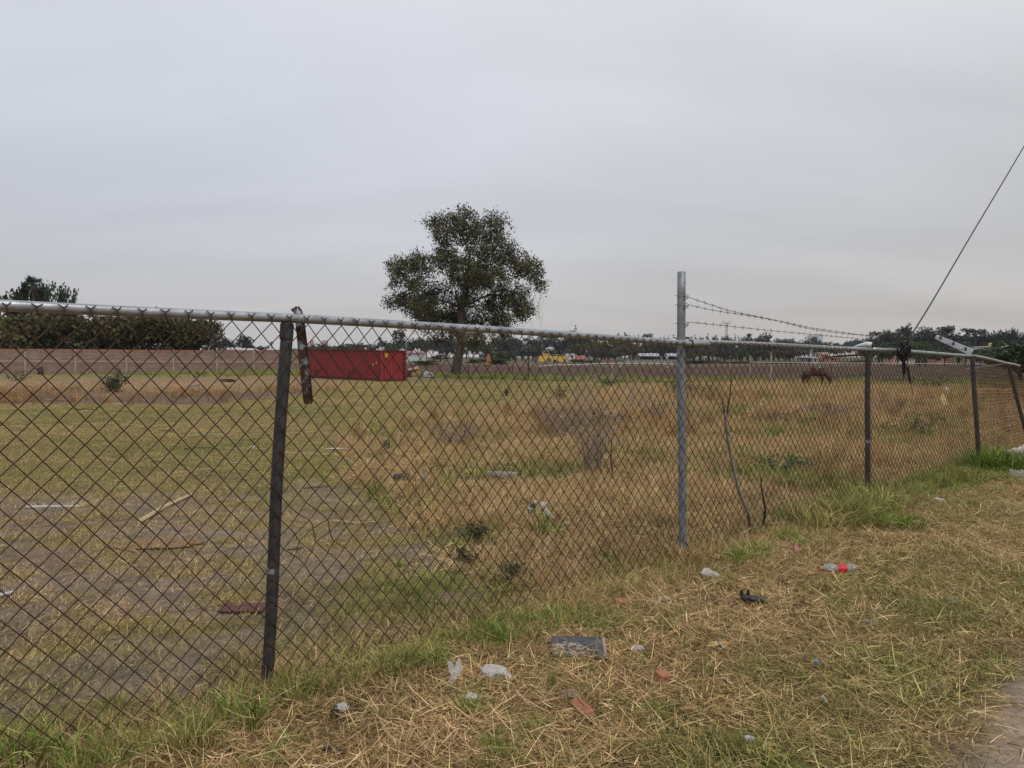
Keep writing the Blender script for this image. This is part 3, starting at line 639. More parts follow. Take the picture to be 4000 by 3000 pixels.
# the wire mesh, bay by bay
def mesh_bay(b0, b1, t0, t1, dh, dv, amp, seed, r_, lap=.0, frontoff=.03, sides=5, hook=True, warp=None):
    mb = MB(); Lb = ((t1 - t0).length + (b1 - b0).length) / 2; ncol = int(round(Lb / (dh / 2))); Hh = (t0.z + t1.z) / 2 - (b0.z + b1.z) / 2; nrow = int(round(Hh / (dv / 2)))
    if nrow % 2: nrow += 1
    def S(c, rw):
        u = c / ncol; v = rw / nrow
        if warp: u, v = warp(u, v)
        x_ = u * Lb; z_ = v * Hh
        e = math.sin(math.pi * min(1, max(0, v))) * .8 + .2
        du = amp * ((mnoise.noise((x_ * 1.6, z_ * 1.6, seed)) + .5 * mnoise.noise((x_ * 5, z_ * 5, seed + 9)))) * e
        dz = amp * (mnoise.noise((x_ * 1.6, z_ * 1.6, seed + 31)) + .5 * mnoise.noise((x_ * 5, z_ * 5, seed + 51))) * e
        dn = amp * 1.6 * mnoise.noise((x_ * .9, z_ * .9, seed + 71)) * e
        lo = b0.lerp(b1, u); hi = t0.lerp(t1, u)
        return lo.lerp(hi, v) + u3d * du + Vector((0, 0, dz)) + n3d * (dn + frontoff)
    for i in range(ncol):
        pts = []
        for rw in range(nrow + 1):
            c = i if (i + rw) % 2 == 0 else i + 1
            sg = 1 if c == i else -1
            ov = -.045 * sg                                       # the bend reaches a little past its column so the wires hook
            if 0 < rw: pts.append(S(c + sg * .11, rw - .10) + n3d * (.0022 * sg))
            pts.append(S(c + ov, rw) + n3d * (.0035 * sg))
            if rw < nrow: pts.append(S(c + sg * .11, rw + .10) + n3d * (-.0022 * sg))
        mb.tube(pts, r_, sides, False)
        if hook and (i + nrow) % 2 == 0:
            q = S(i, nrow); st = Vector((0, 0, 1)); jx = u3d * U(-.003, .003)
            tw = q + st * .024 + jx
            mb.tube([q, q.lerp(tw, .5) + n3d * .003, tw], [r_ * 1.3, r_ * 1.5, r_ * 1.2], sides, False)
            for sg in (-1, 1):
                mb.tube([tw, tw + u3d * (sg * U(.013, .020)) + st * U(.010, .017) - n3d * .004], r_, sides, True)
        elif not hook and i % 2 == 0:
            q = S(i, nrow); pts = []
            for k in range(7):
                a_ = -.6 + k * .75
                pts.append(q + Vector((0, 0, .022)) - n3d * frontoff * .6 + (n3d * math.cos(a_) + Vector((0, 0, 1)) * math.sin(a_)) * .0245 + u3d * (k * .003))
            mb.tube(pts, r_ * 1.1, sides, False)
    o = mb.build('chain_link_mesh', M['wire'], fence, True); o['kind'] = 'stuff'
    return o
dn_ = Vector((0, 0, -.028))
def gz(p, dz=.015): return Vector((p.x, p.y, h1(p.x, p.y) + dz))
def warp2(u, v):
    w = sst(.82, 1.0, u) * (.5 + .5 * math.sin(v * 19)); return u + .010 * float(w) * math.sin(v * 31), v + .012 * float(w) * math.cos(v * 23)
def warp1(u, v):
    g = math.exp(-((u - .06) / .045) ** 2 - ((v - .40) / .07) ** 2); return u + .010 * g * math.sin(v * 45), v - .012 * g * math.cos(u * 70)
mesh_bay(gz(PB[0]), gz(PB[1]), PT[0] + dn_, PT[1] + n3d * .012 + dn_, .0905, .101, .014, 3, .0024, frontoff=.029)
mesh_bay(gz(PB[1]), gz(PB[2]), PT[1] + n3d * .012 + dn_, front2 + dn_, .0905, .101, .019, 13, .0024, warp=lambda u, v: warp2(*warp1(u, v)), frontoff=.029)
mesh_bay(gz(PB[2]), gz(PB[3]), PT[2] + dn_, PT[3] + dn_, .090, .096, .020, 23, .0025, hook=False, frontoff=.045, sides=4)
mesh_bay(gz(PB[3]), gz(PB[4]), PT[3] + dn_, PT[4] + dn_, .090, .096, .016, 33, .0025, hook=False, frontoff=.045, sides=4)
mesh_bay(gz(PB[4]), gz(PB[5]), PT[4] + dn_, PT[5] + dn_, .090, .096, .016, 43, .0025, hook=False, frontoff=.045, sides=4)
q5b = gz(PB[5] + (PB[5] - PB[4]) * .7); q5t = PT[5] + d45 * .36 + (PT[5] - PT[4]) * .0 + dn_
mesh_bay(gz(PB[5]), gz(PB[5] + (PB[5] - PB[4]) * .36), PT[5] + dn_, q5t, .090, .096, .016, 53, .0025, hook=False, frontoff=.045, sides=4)
# extension arms leaning in over the field
def arm(base, lat, up, w0, w1, m, label):
    mb = MB(); tip = base - n3d * lat + Vector((0, 0, up)); d = (tip - base).normalized(); w = d.cross(u3d).normalized()
    vs_ = []
    for p, ww in ((base, w0), (tip, w1)):                # an angle section: broad face and a short flange
        vs_ += [p + w * ww, p - w * ww, p - w * ww + u3d * .028, p + w * ww + u3d * .003, p - w * (ww - .003) + u3d * .028, p - w * (ww - .003) + u3d * .003]
    order = [0, 1, 2, 4, 5, 3]; n = 6
    mb.add([vs_[i] for i in order] + [vs_[6 + i] for i in order], [(i, (i + 1) % n, n + (i + 1) % n, n + i) for i in range(n)] + [tuple(range(n - 1, -1, -1)), tuple(range(n, 2 * n))])
    o = mb.build('extension_arm', m, fence); o['label'] = label
    return o, tip
a4, tip4 = arm(PT[4] + Vector((0, 0, .045)), .47, .235, .045, .030, M['arm'], 'pale galvanised arm slanting up with rusty slots')
for t, in ((.17,), (.50,), (.86,)):
    c = (PT[4] + Vector((0, 0, .045))).lerp(tip4, t) - u3d * .004
    mb = MB(); mb.box(c + Vector((0, 0, .012)), (.02, .02, .045)); mb.build('rusty_slot', M['rust'], a4)
mb = MB(); b3 = PT[3] + Vector((0, 0, .045)) + n3d * .05; t3 = PT[3] - n3d * .17 + Vector((0, 0, .02))
mb.tube([b3, b3.lerp(t3, .3) + Vector((0, 0, .012)), b3.lerp(t3, .65) + Vector((0, 0, .008)), t3], [.030, .034, .022, .008], 9)
a3 = mb.build('extension_arm', M['arm'], fence, True); a3['label'] = 'broken off arm with a rusted through end'
mb = MB(); mb.tube([b3 + n3d * .012, b3 + n3d * .002], [.024, .0315], 10); mb.build('rusted_end', M['rust'], a3)
mb = MB(); mb.tube([PT[3] - n3d * .03 + Vector((0, 0, -.06)), PT[3] - n3d * .2 - u3d * .25 + Vector((0, 0, -.075)), PT[3] - n3d * .3 - u3d * .42 + Vector((0, 0, -.09))], [.012, .014, .008], 6); mb.build('rusty_brace', M['rust'], a3)
t5 = PT[5] - n3d * .62 + Vector((0, 0, -.085))
mb = MB(); dd = (t5 - PT[5]).normalized(); mb.box((0, 0, 0), ((t5 - PT[5]).length, .06, .012), M=Matrix.Translation((PT[5] + t5) / 2) @ dd.to_track_quat('X', 'Z').to_matrix().to_4x4()); o = mb.build('extension_arm', M['arm'], fence); o['label'] = 'arm bent down below the rail'
# three strands of barbed wire wrapped round the tall post
def catenary(pts, n):
    P = []; k = len(pts)
    for i in range(k - 1):
        a_ = pts[max(0, i - 1)]; b_ = pts[i]; c_ = pts[i + 1]; d_ = pts[min(k - 1, i + 2)]
        for t in np.linspace(0, 1, n, endpoint=False):
            P.append(.5 * ((2 * b_) + (c_ - a_) * t + (2 * a_ - 5 * b_ + 4 * c_ - d_) * t * t + (3 * b_ - a_ - 3 * c_ + d_) * t ** 3))
    P.append(pts[-1]); return P
def barbed(pix, end, zwrap):
    mb = MB(); P = catenary([fp(x_, y_, 0) for x_, y_ in pix] + end, 26)
    a1 = []; a2 = []
    for i, p in enumerate(P):
        o_ = Vector((math.sin(i * 1.9), 0, math.cos(i * 1.9))) * .0022; a1.append(p + o_); a2.append(p - o_)
    mb.tube(a1, .0012, 4); mb.tube(a2, .0012, 4)
    acc = 0; last = P[0]
    for p in P:
        acc += (p - last).length; last = p
        if acc > .105:
            acc = 0
            for _ in range(2):
                d = Vector((U(-.4, .4), U(-.3, .3), U(-1, 1))).normalized() * .019
                mb.tube([p - d + u3d * .004, p, p + d], .0011, 4)
            mb.tube([p - u3d * .008, p + u3d * .008], .003, 5)
    c = Vector((PB[2].x, PB[2].y, zwrap)) + (at(2661, 1062, PB[2].y) - PB[2]) * 0; c.x = P[0].x - .035 * FU[0] - .0; c.y = PB[2].y; c.x = PB[2].x
    for k_, dz in ((0, .0), (1, -.028)):
        ring = [c + Vector((math.cos(t) * .0355, math.sin(t) * .0355, dz + .012 * math.sin(t + k_))) for t in np.linspace(0, 6.283, 15)]
        mb.tube(ring, .0024, 5)
    e = c + Vector((-.034, -.012, -.01)); mb.tube([e, e + Vector((-.02, -.01, .003)), e + Vector((-.04, -.015, .008))], .0019, 4)
    mb.tube([c + Vector((.034, 0, -.01)), P[0]], .002, 4)
    o = mb.build('barbed_wire', M['barb'], fence); return o
A4 = PT[4] + Vector((0, 0, .045))
barbed([(2692, 1162), (2760, 1185), (2840, 1211), (2930, 1231), (3050, 1256), (3190, 1289), (3400, 1311)], [A4.lerp(tip4, .86)], at(2664, 1154, PB[2].y).z)
barbed([(2692, 1191), (2760, 1207), (2840, 1221), (2930, 1234), (3050, 1256), (3190, 1284), (3400, 1313), (3560, 1330)], [A4.lerp(tip4, .50)], at(2664, 1189, PB[2].y).z)
barbed([(2692, 1258), (2800, 1269), (2930, 1283), (3100, 1300), (3280, 1316), (3420, 1330), (3600, 1345)], [A4.lerp(tip4, .17)], at(2664, 1262, PB[2].y).z)
# wire wound round the lap of the two rails
mb = MB(); c = front2 + d12 * .03
for k_ in range(3): mb.tube([c + d12 * (.006 * k_) + (n3d * math.cos(t) + Vector((0, 0, 1)) * math.sin(t)) * .0235 for t in np.linspace(0, 6.283, 13)], .003, 5)
mb.tube([c, c + Vector((-.04, 0, -.12)), c + Vector((-.06, .02, -.22))], .0022, 4)
mb.build('tie_wire', M['rust'], fence)

# rust-eaten metal strip hooked over the rail beside the dark post
def strip():
    mb = MB(); top = fp(1162, 1224, .03); pth = [fp(1148, 1218, -.035), fp(1150, 1211, -.01), fp(1157, 1209, .022), fp(1165, 1222, .040), fp(1172, 1260, .042), fp(1180, 1330, .046), fp(1189, 1420, .05), fp(1198, 1510, .048), fp(1204, 1566, .046), fp(1205, 1578, .046)]
    wd = [.006, .010, .016, .020, .0215, .0225, .0235, .0230, .0225, .016]
    P = []; Wd = []
    for i in range(len(pth) - 1):
        for t in np.linspace(0, 1, 5, endpoint=False): P.append(pth[i].lerp(pth[i + 1], t)); Wd.append(wd[i] + (wd[i + 1] - wd[i]) * t)
    P.append(pth[-1]); Wd.append(wd[-1])
    prof = ((-1, .012), (-1, 0), (1, 0), (1, .012), (.84, .012), (.84, .002), (-.84, .002), (-.84, .012)); n = len(prof); vs_ = []
    for i, p in enumerate(P):
        t = (P[min(i + 1, len(P) - 1)] - P[max(i - 1, 0)]).normalized(); a_ = (u3d - t * u3d.dot(t)).normalized(); b_ = t.cross(a_)
        if b_.dot(n3d) < 0 and i > 8: b_ = -b_
        tw = .5; a2 = a_ * math.cos(tw) + b_ * math.sin(tw); b2 = b_ * math.cos(tw) - a_ * math.sin(tw)
        for q in prof:
            e = 1 + .05 * mnoise.noise((i * .8, q[0] * 3, 0)); vs_.append(p + a2 * q[0] * Wd[i] * e + b2 * q[1])
    mb.add(vs_, [(i * n + j, i * n + (j + 1) % n, (i + 1) * n + (j + 1) % n, (i + 1) * n + j) for i in range(len(P) - 1) for j in range(n)] + [tuple(range(n)), tuple((len(P) - 1) * n + j for j in range(n - 1, -1, -1))])
    mb.m = [0 if (k_ % n) in (1, 5) and 8 < k_ // n < len(P) - 3 else 1 for k_ in range((len(P) - 1) * n)] + [1, 1]
    return mb.build('metal_strip', [M['strip'], M['rust']])
tag(strip(), 'rust eaten metal strip hooked over the top rail beside the dark leaning post', 'metal strip')

# black cable coming down to a tangled coil on the fence
cb = thing('cable_coil', 'tangled coil of black cable hanging on the fence at the foot of a slanting cable', 'cable', tuple(gpx(3530, 9.6)))
c0 = fp(3532, 1372, .06)
mb = MB(); Pc = catenary([fp(3538, 1340, .0), fp(3565, 1300, .0), fp(3640, 1180, .0), fp(3790, 925, .0), fp(4000, 572, .0), fp(4300, 60, .0), fp(4600, -470, 0)], 8); mb.tube(Pc, .009, 6); mb.build('slanting_cable', M['cable'], cb, True)
for k in range(13):
    mb = MB(); cx = U(-.03, .03); r1 = U(.045, .085); r2 = U(.06, .115); ph = U(0, 6.28); zz = U(-.02, .05); tl = U(-.6, .6)
    mb.tube([c0 + u3d * (cx + r1 * math.cos(t)) + Vector((0, 0, zz + r2 * math.sin(t))) + n3d * (.04 * math.sin(t * 2 + ph) + tl * .05 * math.cos(t)) for t in np.linspace(ph, ph + U(5, 7.5), 22)], U(.004, .008), 5); mb.build('loop', M['cable'], cb, True)
for k in range(12):
    mb = MB(); a_ = U(-.10, .09); l_ = U(.12, .32)
    mb.tube([c0 + u3d * a_ + Vector((0, 0, -.02)), c0 + u3d * (a_ * .7 + U(-.03, .03)) + Vector((0, 0, -l_ * .5)) + n3d * U(-.03, .03), c0 + u3d * U(-.06, .05) + Vector((0, 0, -l_)), c0 + u3d * U(-.08, .06) + Vector((0, 0, -l_ * .75))], U(.004, .007), 5); mb.build('strand', M['cable'], cb, True)
mb = MB(); mb.tube([c0 + Vector((0, 0, -.2)), fp(3545, 1430, .03), fp(3550, 1462, .02), fp(3560, 1510, .01), fp(3566, 1545, .02)], [.012, .014, .012, .004, .003], 6); mb.build('tail', M['cable'], cb, True)

# ------------------------------------------------------------------ shipping container
def container():
    near = gpx(1491, 64.0); z0 = near.z - .02
    er = Vector((math.cos(R(45)), math.sin(R(45)), 0)); el = Vector((-math.sin(R(45)), math.cos(R(45)), 0))
    root = thing('shipping_container', 'red corrugated shipping container standing on the grass in front of the brick wall', 'container', tuple(near))
    Lx, Wx, Hx = 12.19, 2.44, 2.59
    tilt = .018                                                    # the far end sits a little higher
    def P(a, b, c): return near + el * a + er * b + Vector((0, 0, c + tilt * a))
    def corr(o_, d, ln, depth, pitch, out, name, label=None):
        mb = MB(); n = int(ln / pitch); xs = []
        for i in range(n):
            b_ = i * ln / n; w = ln / n
            xs += [(b_, 0), (b_ + w * .30, 0), (b_ + w * .5, -depth), (b_ + w * .80, -depth)]
        xs.append((ln, 0)); vs_ = []
        for a_, dd in xs:
            for c_ in (.16, Hx - .10): vs_.append(o_(a_, dd, c_))
        mb.add(vs_, [(2 * i, 2 * i + 2, 2 * i + 3, 2 * i + 1) for i in range(len(xs) - 1)])
        o = mb.build(name, M['red'], root); 
        if label: o['label'] = label
        return o
    sp = corr(lambda a_, d, c_: P(a_, -.02 - d, c_), el, Lx, .075, .30, -1, 'side_panel')
    corr(lambda a_, d, c_: P(a_, Wx + .02 + d, c_), el, Lx, .075, .30, 1, 'side_panel')
    ep = corr(lambda a_, d, c_: P(-.02 - d, a_, c_), er, Wx, .085, .305, -1, 'end_panel')
    corr(lambda a_, d, c_: P(Lx + .02 + d, a_, c_), er, Wx, .085, .305, 1, 'end_panel')
    mb = MB(); mb.add([P(0, 0, Hx - .05), P(Lx, 0, Hx - .05), P(Lx, Wx, Hx - .05), P(0, Wx, Hx - .05)], [(0, 1, 2, 3)]); mb.build('roof_panel', M['red_dark'], root)
    def beam(a, b, r_, name, m=M['red_dark']):
        mb = MB(); d = (b - a); q = d.normalized().to_track_quat('X', 'Z').to_matrix().to_4x4(); mb.box((0, 0, 0), (d.length, r_, r_), M=Matrix.Translation((a + b) / 2) @ q); return mb.build(name, m, root)
    for b_ in (0, Wx):
        beam(P(0, b_, .08), P(Lx, b_, .08), .15, 'bottom_rail'); beam(P(0, b_, Hx - .05), P(Lx, b_, Hx - .05), .10, 'top_beam')
    for a_ in (0, Lx):
        beam(P(a_, 0, .08), P(a_, Wx, .08), .15, 'bottom_rail'); beam(P(a_, 0, Hx - .05), P(a_, Wx, Hx - .05), .10, 'top_beam')
        for b_ in (0, Wx): beam(P(a_, b_, .0), P(a_, b_, Hx), .17, 'corner_post', M['red'])
    for i in range(6):
        mb = MB(); c = P(-.12, Wx - .14, .35 + i * .40); mb.box(c, (.22, .10, .07), R(45)); mb.build('hinge', M['red_dark'], root)
    def plate(o_, w, h, m, par, name):
        mb = MB(); mb.add([o_(-w / 2, -h / 2), o_(w / 2, -h / 2), o_(w / 2, h / 2), o_(-w / 2, h / 2)], [(0, 1, 2, 3)]); return mb.build(name, m, par)
    lab = plate(lambda a_, c_: P(-.075, .42 + a_, 2.18 + c_), .26, .34, M['yellow_label'], root, 'warning_label')
    for dx, dz, w, h in ((-.05, .07, .05, .13), (.04, .09, .05, .1), (-.03, -.09, .1, .07), (.07, -.04, .05, .05)):
        plate(lambda a_, c_: P(-.079, .42 + dx + a_, 2.18 + dz + c_), w, h, M['black'], lab, 'print')
    mb = MB(); mb.add([P(.62, -.028, 1.45), P(.85, -.028, 1.45), P(.66, -.028, 1.72)], [(0, 1, 2)]); mb.build('triangle_sticker', M['yellow_label'], root)
    plate(lambda a_, c_: P(1.2 + a_, -.028, 1.38 + c_), .12, .16, M['print_white'], root, 'sticker'); plate(lambda a_, c_: P(11.6 + a_, -.028, 1.35 + c_), .16, .24, M['print_white'], root, 'sticker')
    for a_, c_ in ((4.2, .75), (10.2, .62)):
        mb = MB(); mb.box(P(a_, -.09, c_), (.75, .10, .08), R(135)); mb.build('lock_rod', M['wood_dark'], root)
    mb = MB(); mb.box(P(4.9, -.06, .5), (.12, .08, .7), R(135)); mb.build('dent_patch', M['rust'], root)
container()

# ------------------------------------------------------------------ brick wall along the left edge of the field
def brickmat():
    m = bpy.data.materials.new('pale_block_wall'); m.use_nodes = True; nt = m.node_tree; N = nt.nodes; L = nt.links; p = N['Principled BSDF']; p.inputs['Roughness'].default_value = .95; p.inputs['Specular IOR Level'].default_value = .1
    uv = N.new('ShaderNodeUVMap'); b = N.new('ShaderNodeTexBrick'); b.inputs['Scale'].default_value = 1; b.inputs['Brick Width'].default_value = .46; b.inputs['Row Height'].default_value = .17; b.inputs['Mortar Size'].default_value = .018
    b.inputs['Color1'].default_value = (.335, .235, .19, 1); b.inputs['Color2'].default_value = (.27, .18, .145, 1); b.inputs['Mortar'].default_value = (.15, .11, .09, 1); L.new(uv.outputs[0], b.inputs['Vector'])
    nz = N.new('ShaderNodeTexNoise'); nz.inputs['Scale'].default_value = 1.2; nz.inputs['Detail'].default_value = 6; L.new(uv.outputs[0], nz.inputs['Vector'])
    mr = N.new('ShaderNodeMapRange'); mr.inputs['From Min'].default_value = .3; mr.inputs['From Max'].default_value = .7; mr.inputs['To Min'].default_value = .78; mr.inputs['To Max'].default_value = 1.15; L.new(nz.outputs['Fac'], mr.inputs['Value'])
    sc = N.new('ShaderNodeVectorMath'); sc.operation = 'SCALE'; L.new(b.outputs['Color'], sc.inputs[0]); L.new(mr.outputs[0], sc.inputs['Scale']); L.new(sc.outputs[0], p.inputs['Base Color'])
    bp = N.new('ShaderNodeBump'); bp.inputs['Strength'].default_value = .8; bp.inputs['Distance'].default_value = .03; L.new(b.outputs['Fac'], bp.inputs['Height']); bp.invert = True; L.new(bp.outputs[0], p.inputs['Normal'])
    return m
BW = brickmat(); ORB = mat('orange_brick_course', (.26, .115, .07), .95, col2=(.25, .165, .125), vscale=3, bump=.5, bscale=6)
COL = mat('wall_pillar_concrete', (.31, .265, .235), .95, var=.15, vscale=2)
def wall():
    A = gpx(-420, 84.0); B = gpx(1245, 97.0); d = (B - A); d.z = 0; ln = d.length; d.normalize(); nn = Vector((d.y, -d.x, 0)); Hw = 2.78
    root = thing('brick_wall', 'long pale brick wall with orange courses and pillars behind the left field', 'wall', tuple(A))
    px_p = (-90, 100, 296, 495, 678, 848, 991, 1120)
    cuts = [0.0]
    for p in px_p:
        k = (p - CX) / FPX; t = (k * A.y - A.x) / (d.x - k * d.y); cuts.append(t)
    cuts.append(ln)
    for i in range(len(cuts) - 1):
        a, b = cuts[i], cuts[i + 1]; zb = min(h1(*(A + d * a).xy), h1(*(A + d * b).xy)) - .25
        z0 = h1(*(A + d * ((a + b) / 2)).xy)
        for lo, hi, m, nm, pr in ((zb, z0 + 1.02, BW, 'lower_brick_panel', .0), (z0 + 1.02, z0 + 1.30, ORB, 'orange_course', .012), (z0 + 1.30, z0 + 1.45, COL, 'tie_beam', .03), (z0 + 1.45, z0 + 2.50, BW, 'upper_brick_panel', .0), (z0 + 2.50, z0 + Hw, ORB, 'orange_course', .012)):
            mb = MB(); p0 = A + d * (a + .10) + nn * pr; p1 = A + d * (b - .10) + nn * pr; bk = -nn * (.16 + pr)
            q = [Vector((p0.x, p0.y, lo)), Vector((p1.x, p1.y, lo)), Vector((p1.x, p1.y, hi)), Vector((p0.x, p0.y, hi))]
            mb.add(q + [v + bk for v in q], [(0, 1, 2, 3), (5, 4, 7, 6), (3, 2, 6, 7), (1, 0, 4, 5), (0, 3, 7, 4), (2, 1, 5, 6)])
            o = mb.build(nm, m, root); uvl = o.data.uv_layers.new(name='UVMap')
            for li, l in enumerate(o.data.loops):
                v = o.data.vertices[l.vertex_index].co + A; uvl.data[li].uv = ((v - A).dot(d), v.z)
        if i:
            c = A + d * a; zc = h1(c.x, c.y); mb = MB(); mb.box((c.x, c.y, zc + Hw / 2 - .1), (.20, .26, Hw + .2 - .03), math.atan2(d.y, d.x)); mb.build('pillar', COL, root)
wall()

# ------------------------------------------------------------------ trees
def leaf_quads(cent, size, jit=.6, clump=None, flat=0.0, aspect=.55):
    """one small bent leaf spray per centre, as arrays"""
    n = len(cent); cent = np.asarray(cent, float)
    a = rng.normal(size=(n, 3)); a[:, 2] *= (1 - flat); a /= np.linalg.norm(a, axis=1, keepdims=True)
    b = rng.normal(size=(n, 3)); b -= a * (a * b).sum(1, keepdims=True); b /= np.linalg.norm(b, axis=1, keepdims=True)
    s = size * rng.uniform(1 - jit, 1 + jit, (n, 1))
    v = np.stack([cent - a * s, cent + b * s * aspect, cent + a * s, cent - b * s * aspect], 1).reshape(-1, 3)
    f = np.arange(n * 4).reshape(n, 4)
    bc = rng.random(n); return v, f, np.repeat(bc, 4)
def np_mesh(name, v, f, bc, m):
    me = bpy.data.meshes.new(name); me.vertices.add(len(v)); me.vertices.foreach_set('co', v.ravel())
    me.loops.add(f.size); me.loops.foreach_set('vertex_index', f.ravel()); k = f.shape[1]
    me.polygons.add(len(f)); me.polygons.foreach_set('loop_start', np.arange(0, f.size, k)); me.polygons.foreach_set('loop_total', np.full(len(f), k))
    a = me.attributes.new('bc', 'FLOAT', 'POINT'); a.data.foreach_set('value', bc.astype(float))
    me.materials.append(m); me.update(calc_edges=True); return me
def in_lobes(lobes, n, shell=.0):
    """points inside a set of ellipsoids (cx,cy,cz,rx,ry,rz), shared out by volume"""
    L_ = np.array(lobes); vol = (L_[:, 3] * L_[:, 4] * L_[:, 5]) ** .62; k = rng.choice(len(L_), n, p=vol / vol.sum())
    d = rng.normal(size=(n, 3)); d /= np.linalg.norm(d, axis=1, keepdims=True)
    r_ = rng.random((n, 1)) ** (1 / 3.0) * (1 - shell) + shell
    return L_[k, :3] + d * r_ * L_[k, 3:6]
def clumpy(lobes, nclump, per, spread, shell=.35):
    c = in_lobes(lobes, nclump, shell); p = np.repeat(c, per, 0) + rng.normal(size=(nclump * per, 3)) * spread
    return p
def add_part(root, name, me):
    o = bpy.data.objects.new(name, me); C.objects.link(o); o.parent = root; return o

def grow(trunk, attract, step, infl, kill, iters=140, limbs=()):
    """space colonisation: branches reach from the trunk towards the attraction points"""
    pos = [np.array(p, float) for p in trunk]; par = [i - 1 for i in range(len(trunk))]; A_ = np.array(attract); alive = np.ones(len(A_), bool)
    for lb in limbs:
        pr = len(trunk) - 1
        for q in lb: pos.append(np.array(q, float)); par.append(pr); pr = len(pos) - 1
    for _ in range(iters):
        P_ = np.array(pos); idx = np.where(alive)[0]
        if len(idx) == 0: break
        D = np.linalg.norm(A_[idx][:, None, :] - P_[None], axis=2); nn = D.argmin(1); dm = D[np.arange(len(idx)), nn]
        dirs = {}
        for j, (ni, dist) in enumerate(zip(nn, dm)):
            if dist < infl: dirs.setdefault(ni, []).append((A_[idx[j]] - P_[ni]) / max(dist, 1e-6))
        if not dirs: break
        new = 0
        for ni, ds in dirs.items():
            d = np.mean(ds, 0); d = d / (np.linalg.norm(d) + 1e-9) + rng.normal(size=3) * .16; d /= np.linalg.norm(d) + 1e-9
            q = P_[ni] + d * step; pos.append(q); par.append(ni); new += 1
        P_ = np.array(pos[-new:]); D = np.linalg.norm(A_[idx][:, None, :] - P_[None], axis=2).min(1); alive[idx[D < kill]] = False
        if len(pos) > 5200: break
    return pos, par
def branch_mesh(pos, par, rbase, rtip, m, name, power=2.25, n=5):
    k = len(pos); w = np.zeros(k); ch = [[] for _ in range(k)]
    for i in range(1, k):
        if par[i] >= 0: ch[par[i]].append(i)
    for i in range(k - 1, -1, -1): w[i] = 1 if not ch[i] else sum(w[c] for c in ch[i])
    rad = rtip * w ** (1 / power); rad *= 1; sc = rbase / rad[0]
    rad = np.where(rad > rtip * 3, rad * (1 + (sc - 1) * sst(rtip * 3, rad[0], rad)), rad)
    mb = MB(); done = set()
    def chain(i):
        pts = [pos[i]]; rr = [rad[i]]
        while ch[i]:
            nx = max(ch[i], key=lambda c: w[c])
            for c in ch[i]:
                if c != nx: starts.append((i, c))
            i = nx; pts.append(pos[i]); rr.append(rad[i])
        return pts, rr
    starts = []; pts, rr = chain(0); mb.tube(pts, rr, 9)
    while starts:
        p_, c_ = starts.pop(); pts, rr = chain(c_)
        r0 = min(rad[p_], rr[0] * 1.5); mb.tube([pos[p_]] + pts, [r0] + rr, n if rr[0] > rtip * 4 else 3, False)
    tips = [pos[i] for i in range(k) if not ch[i]]
    return mb.mesh(name, m, True), tips

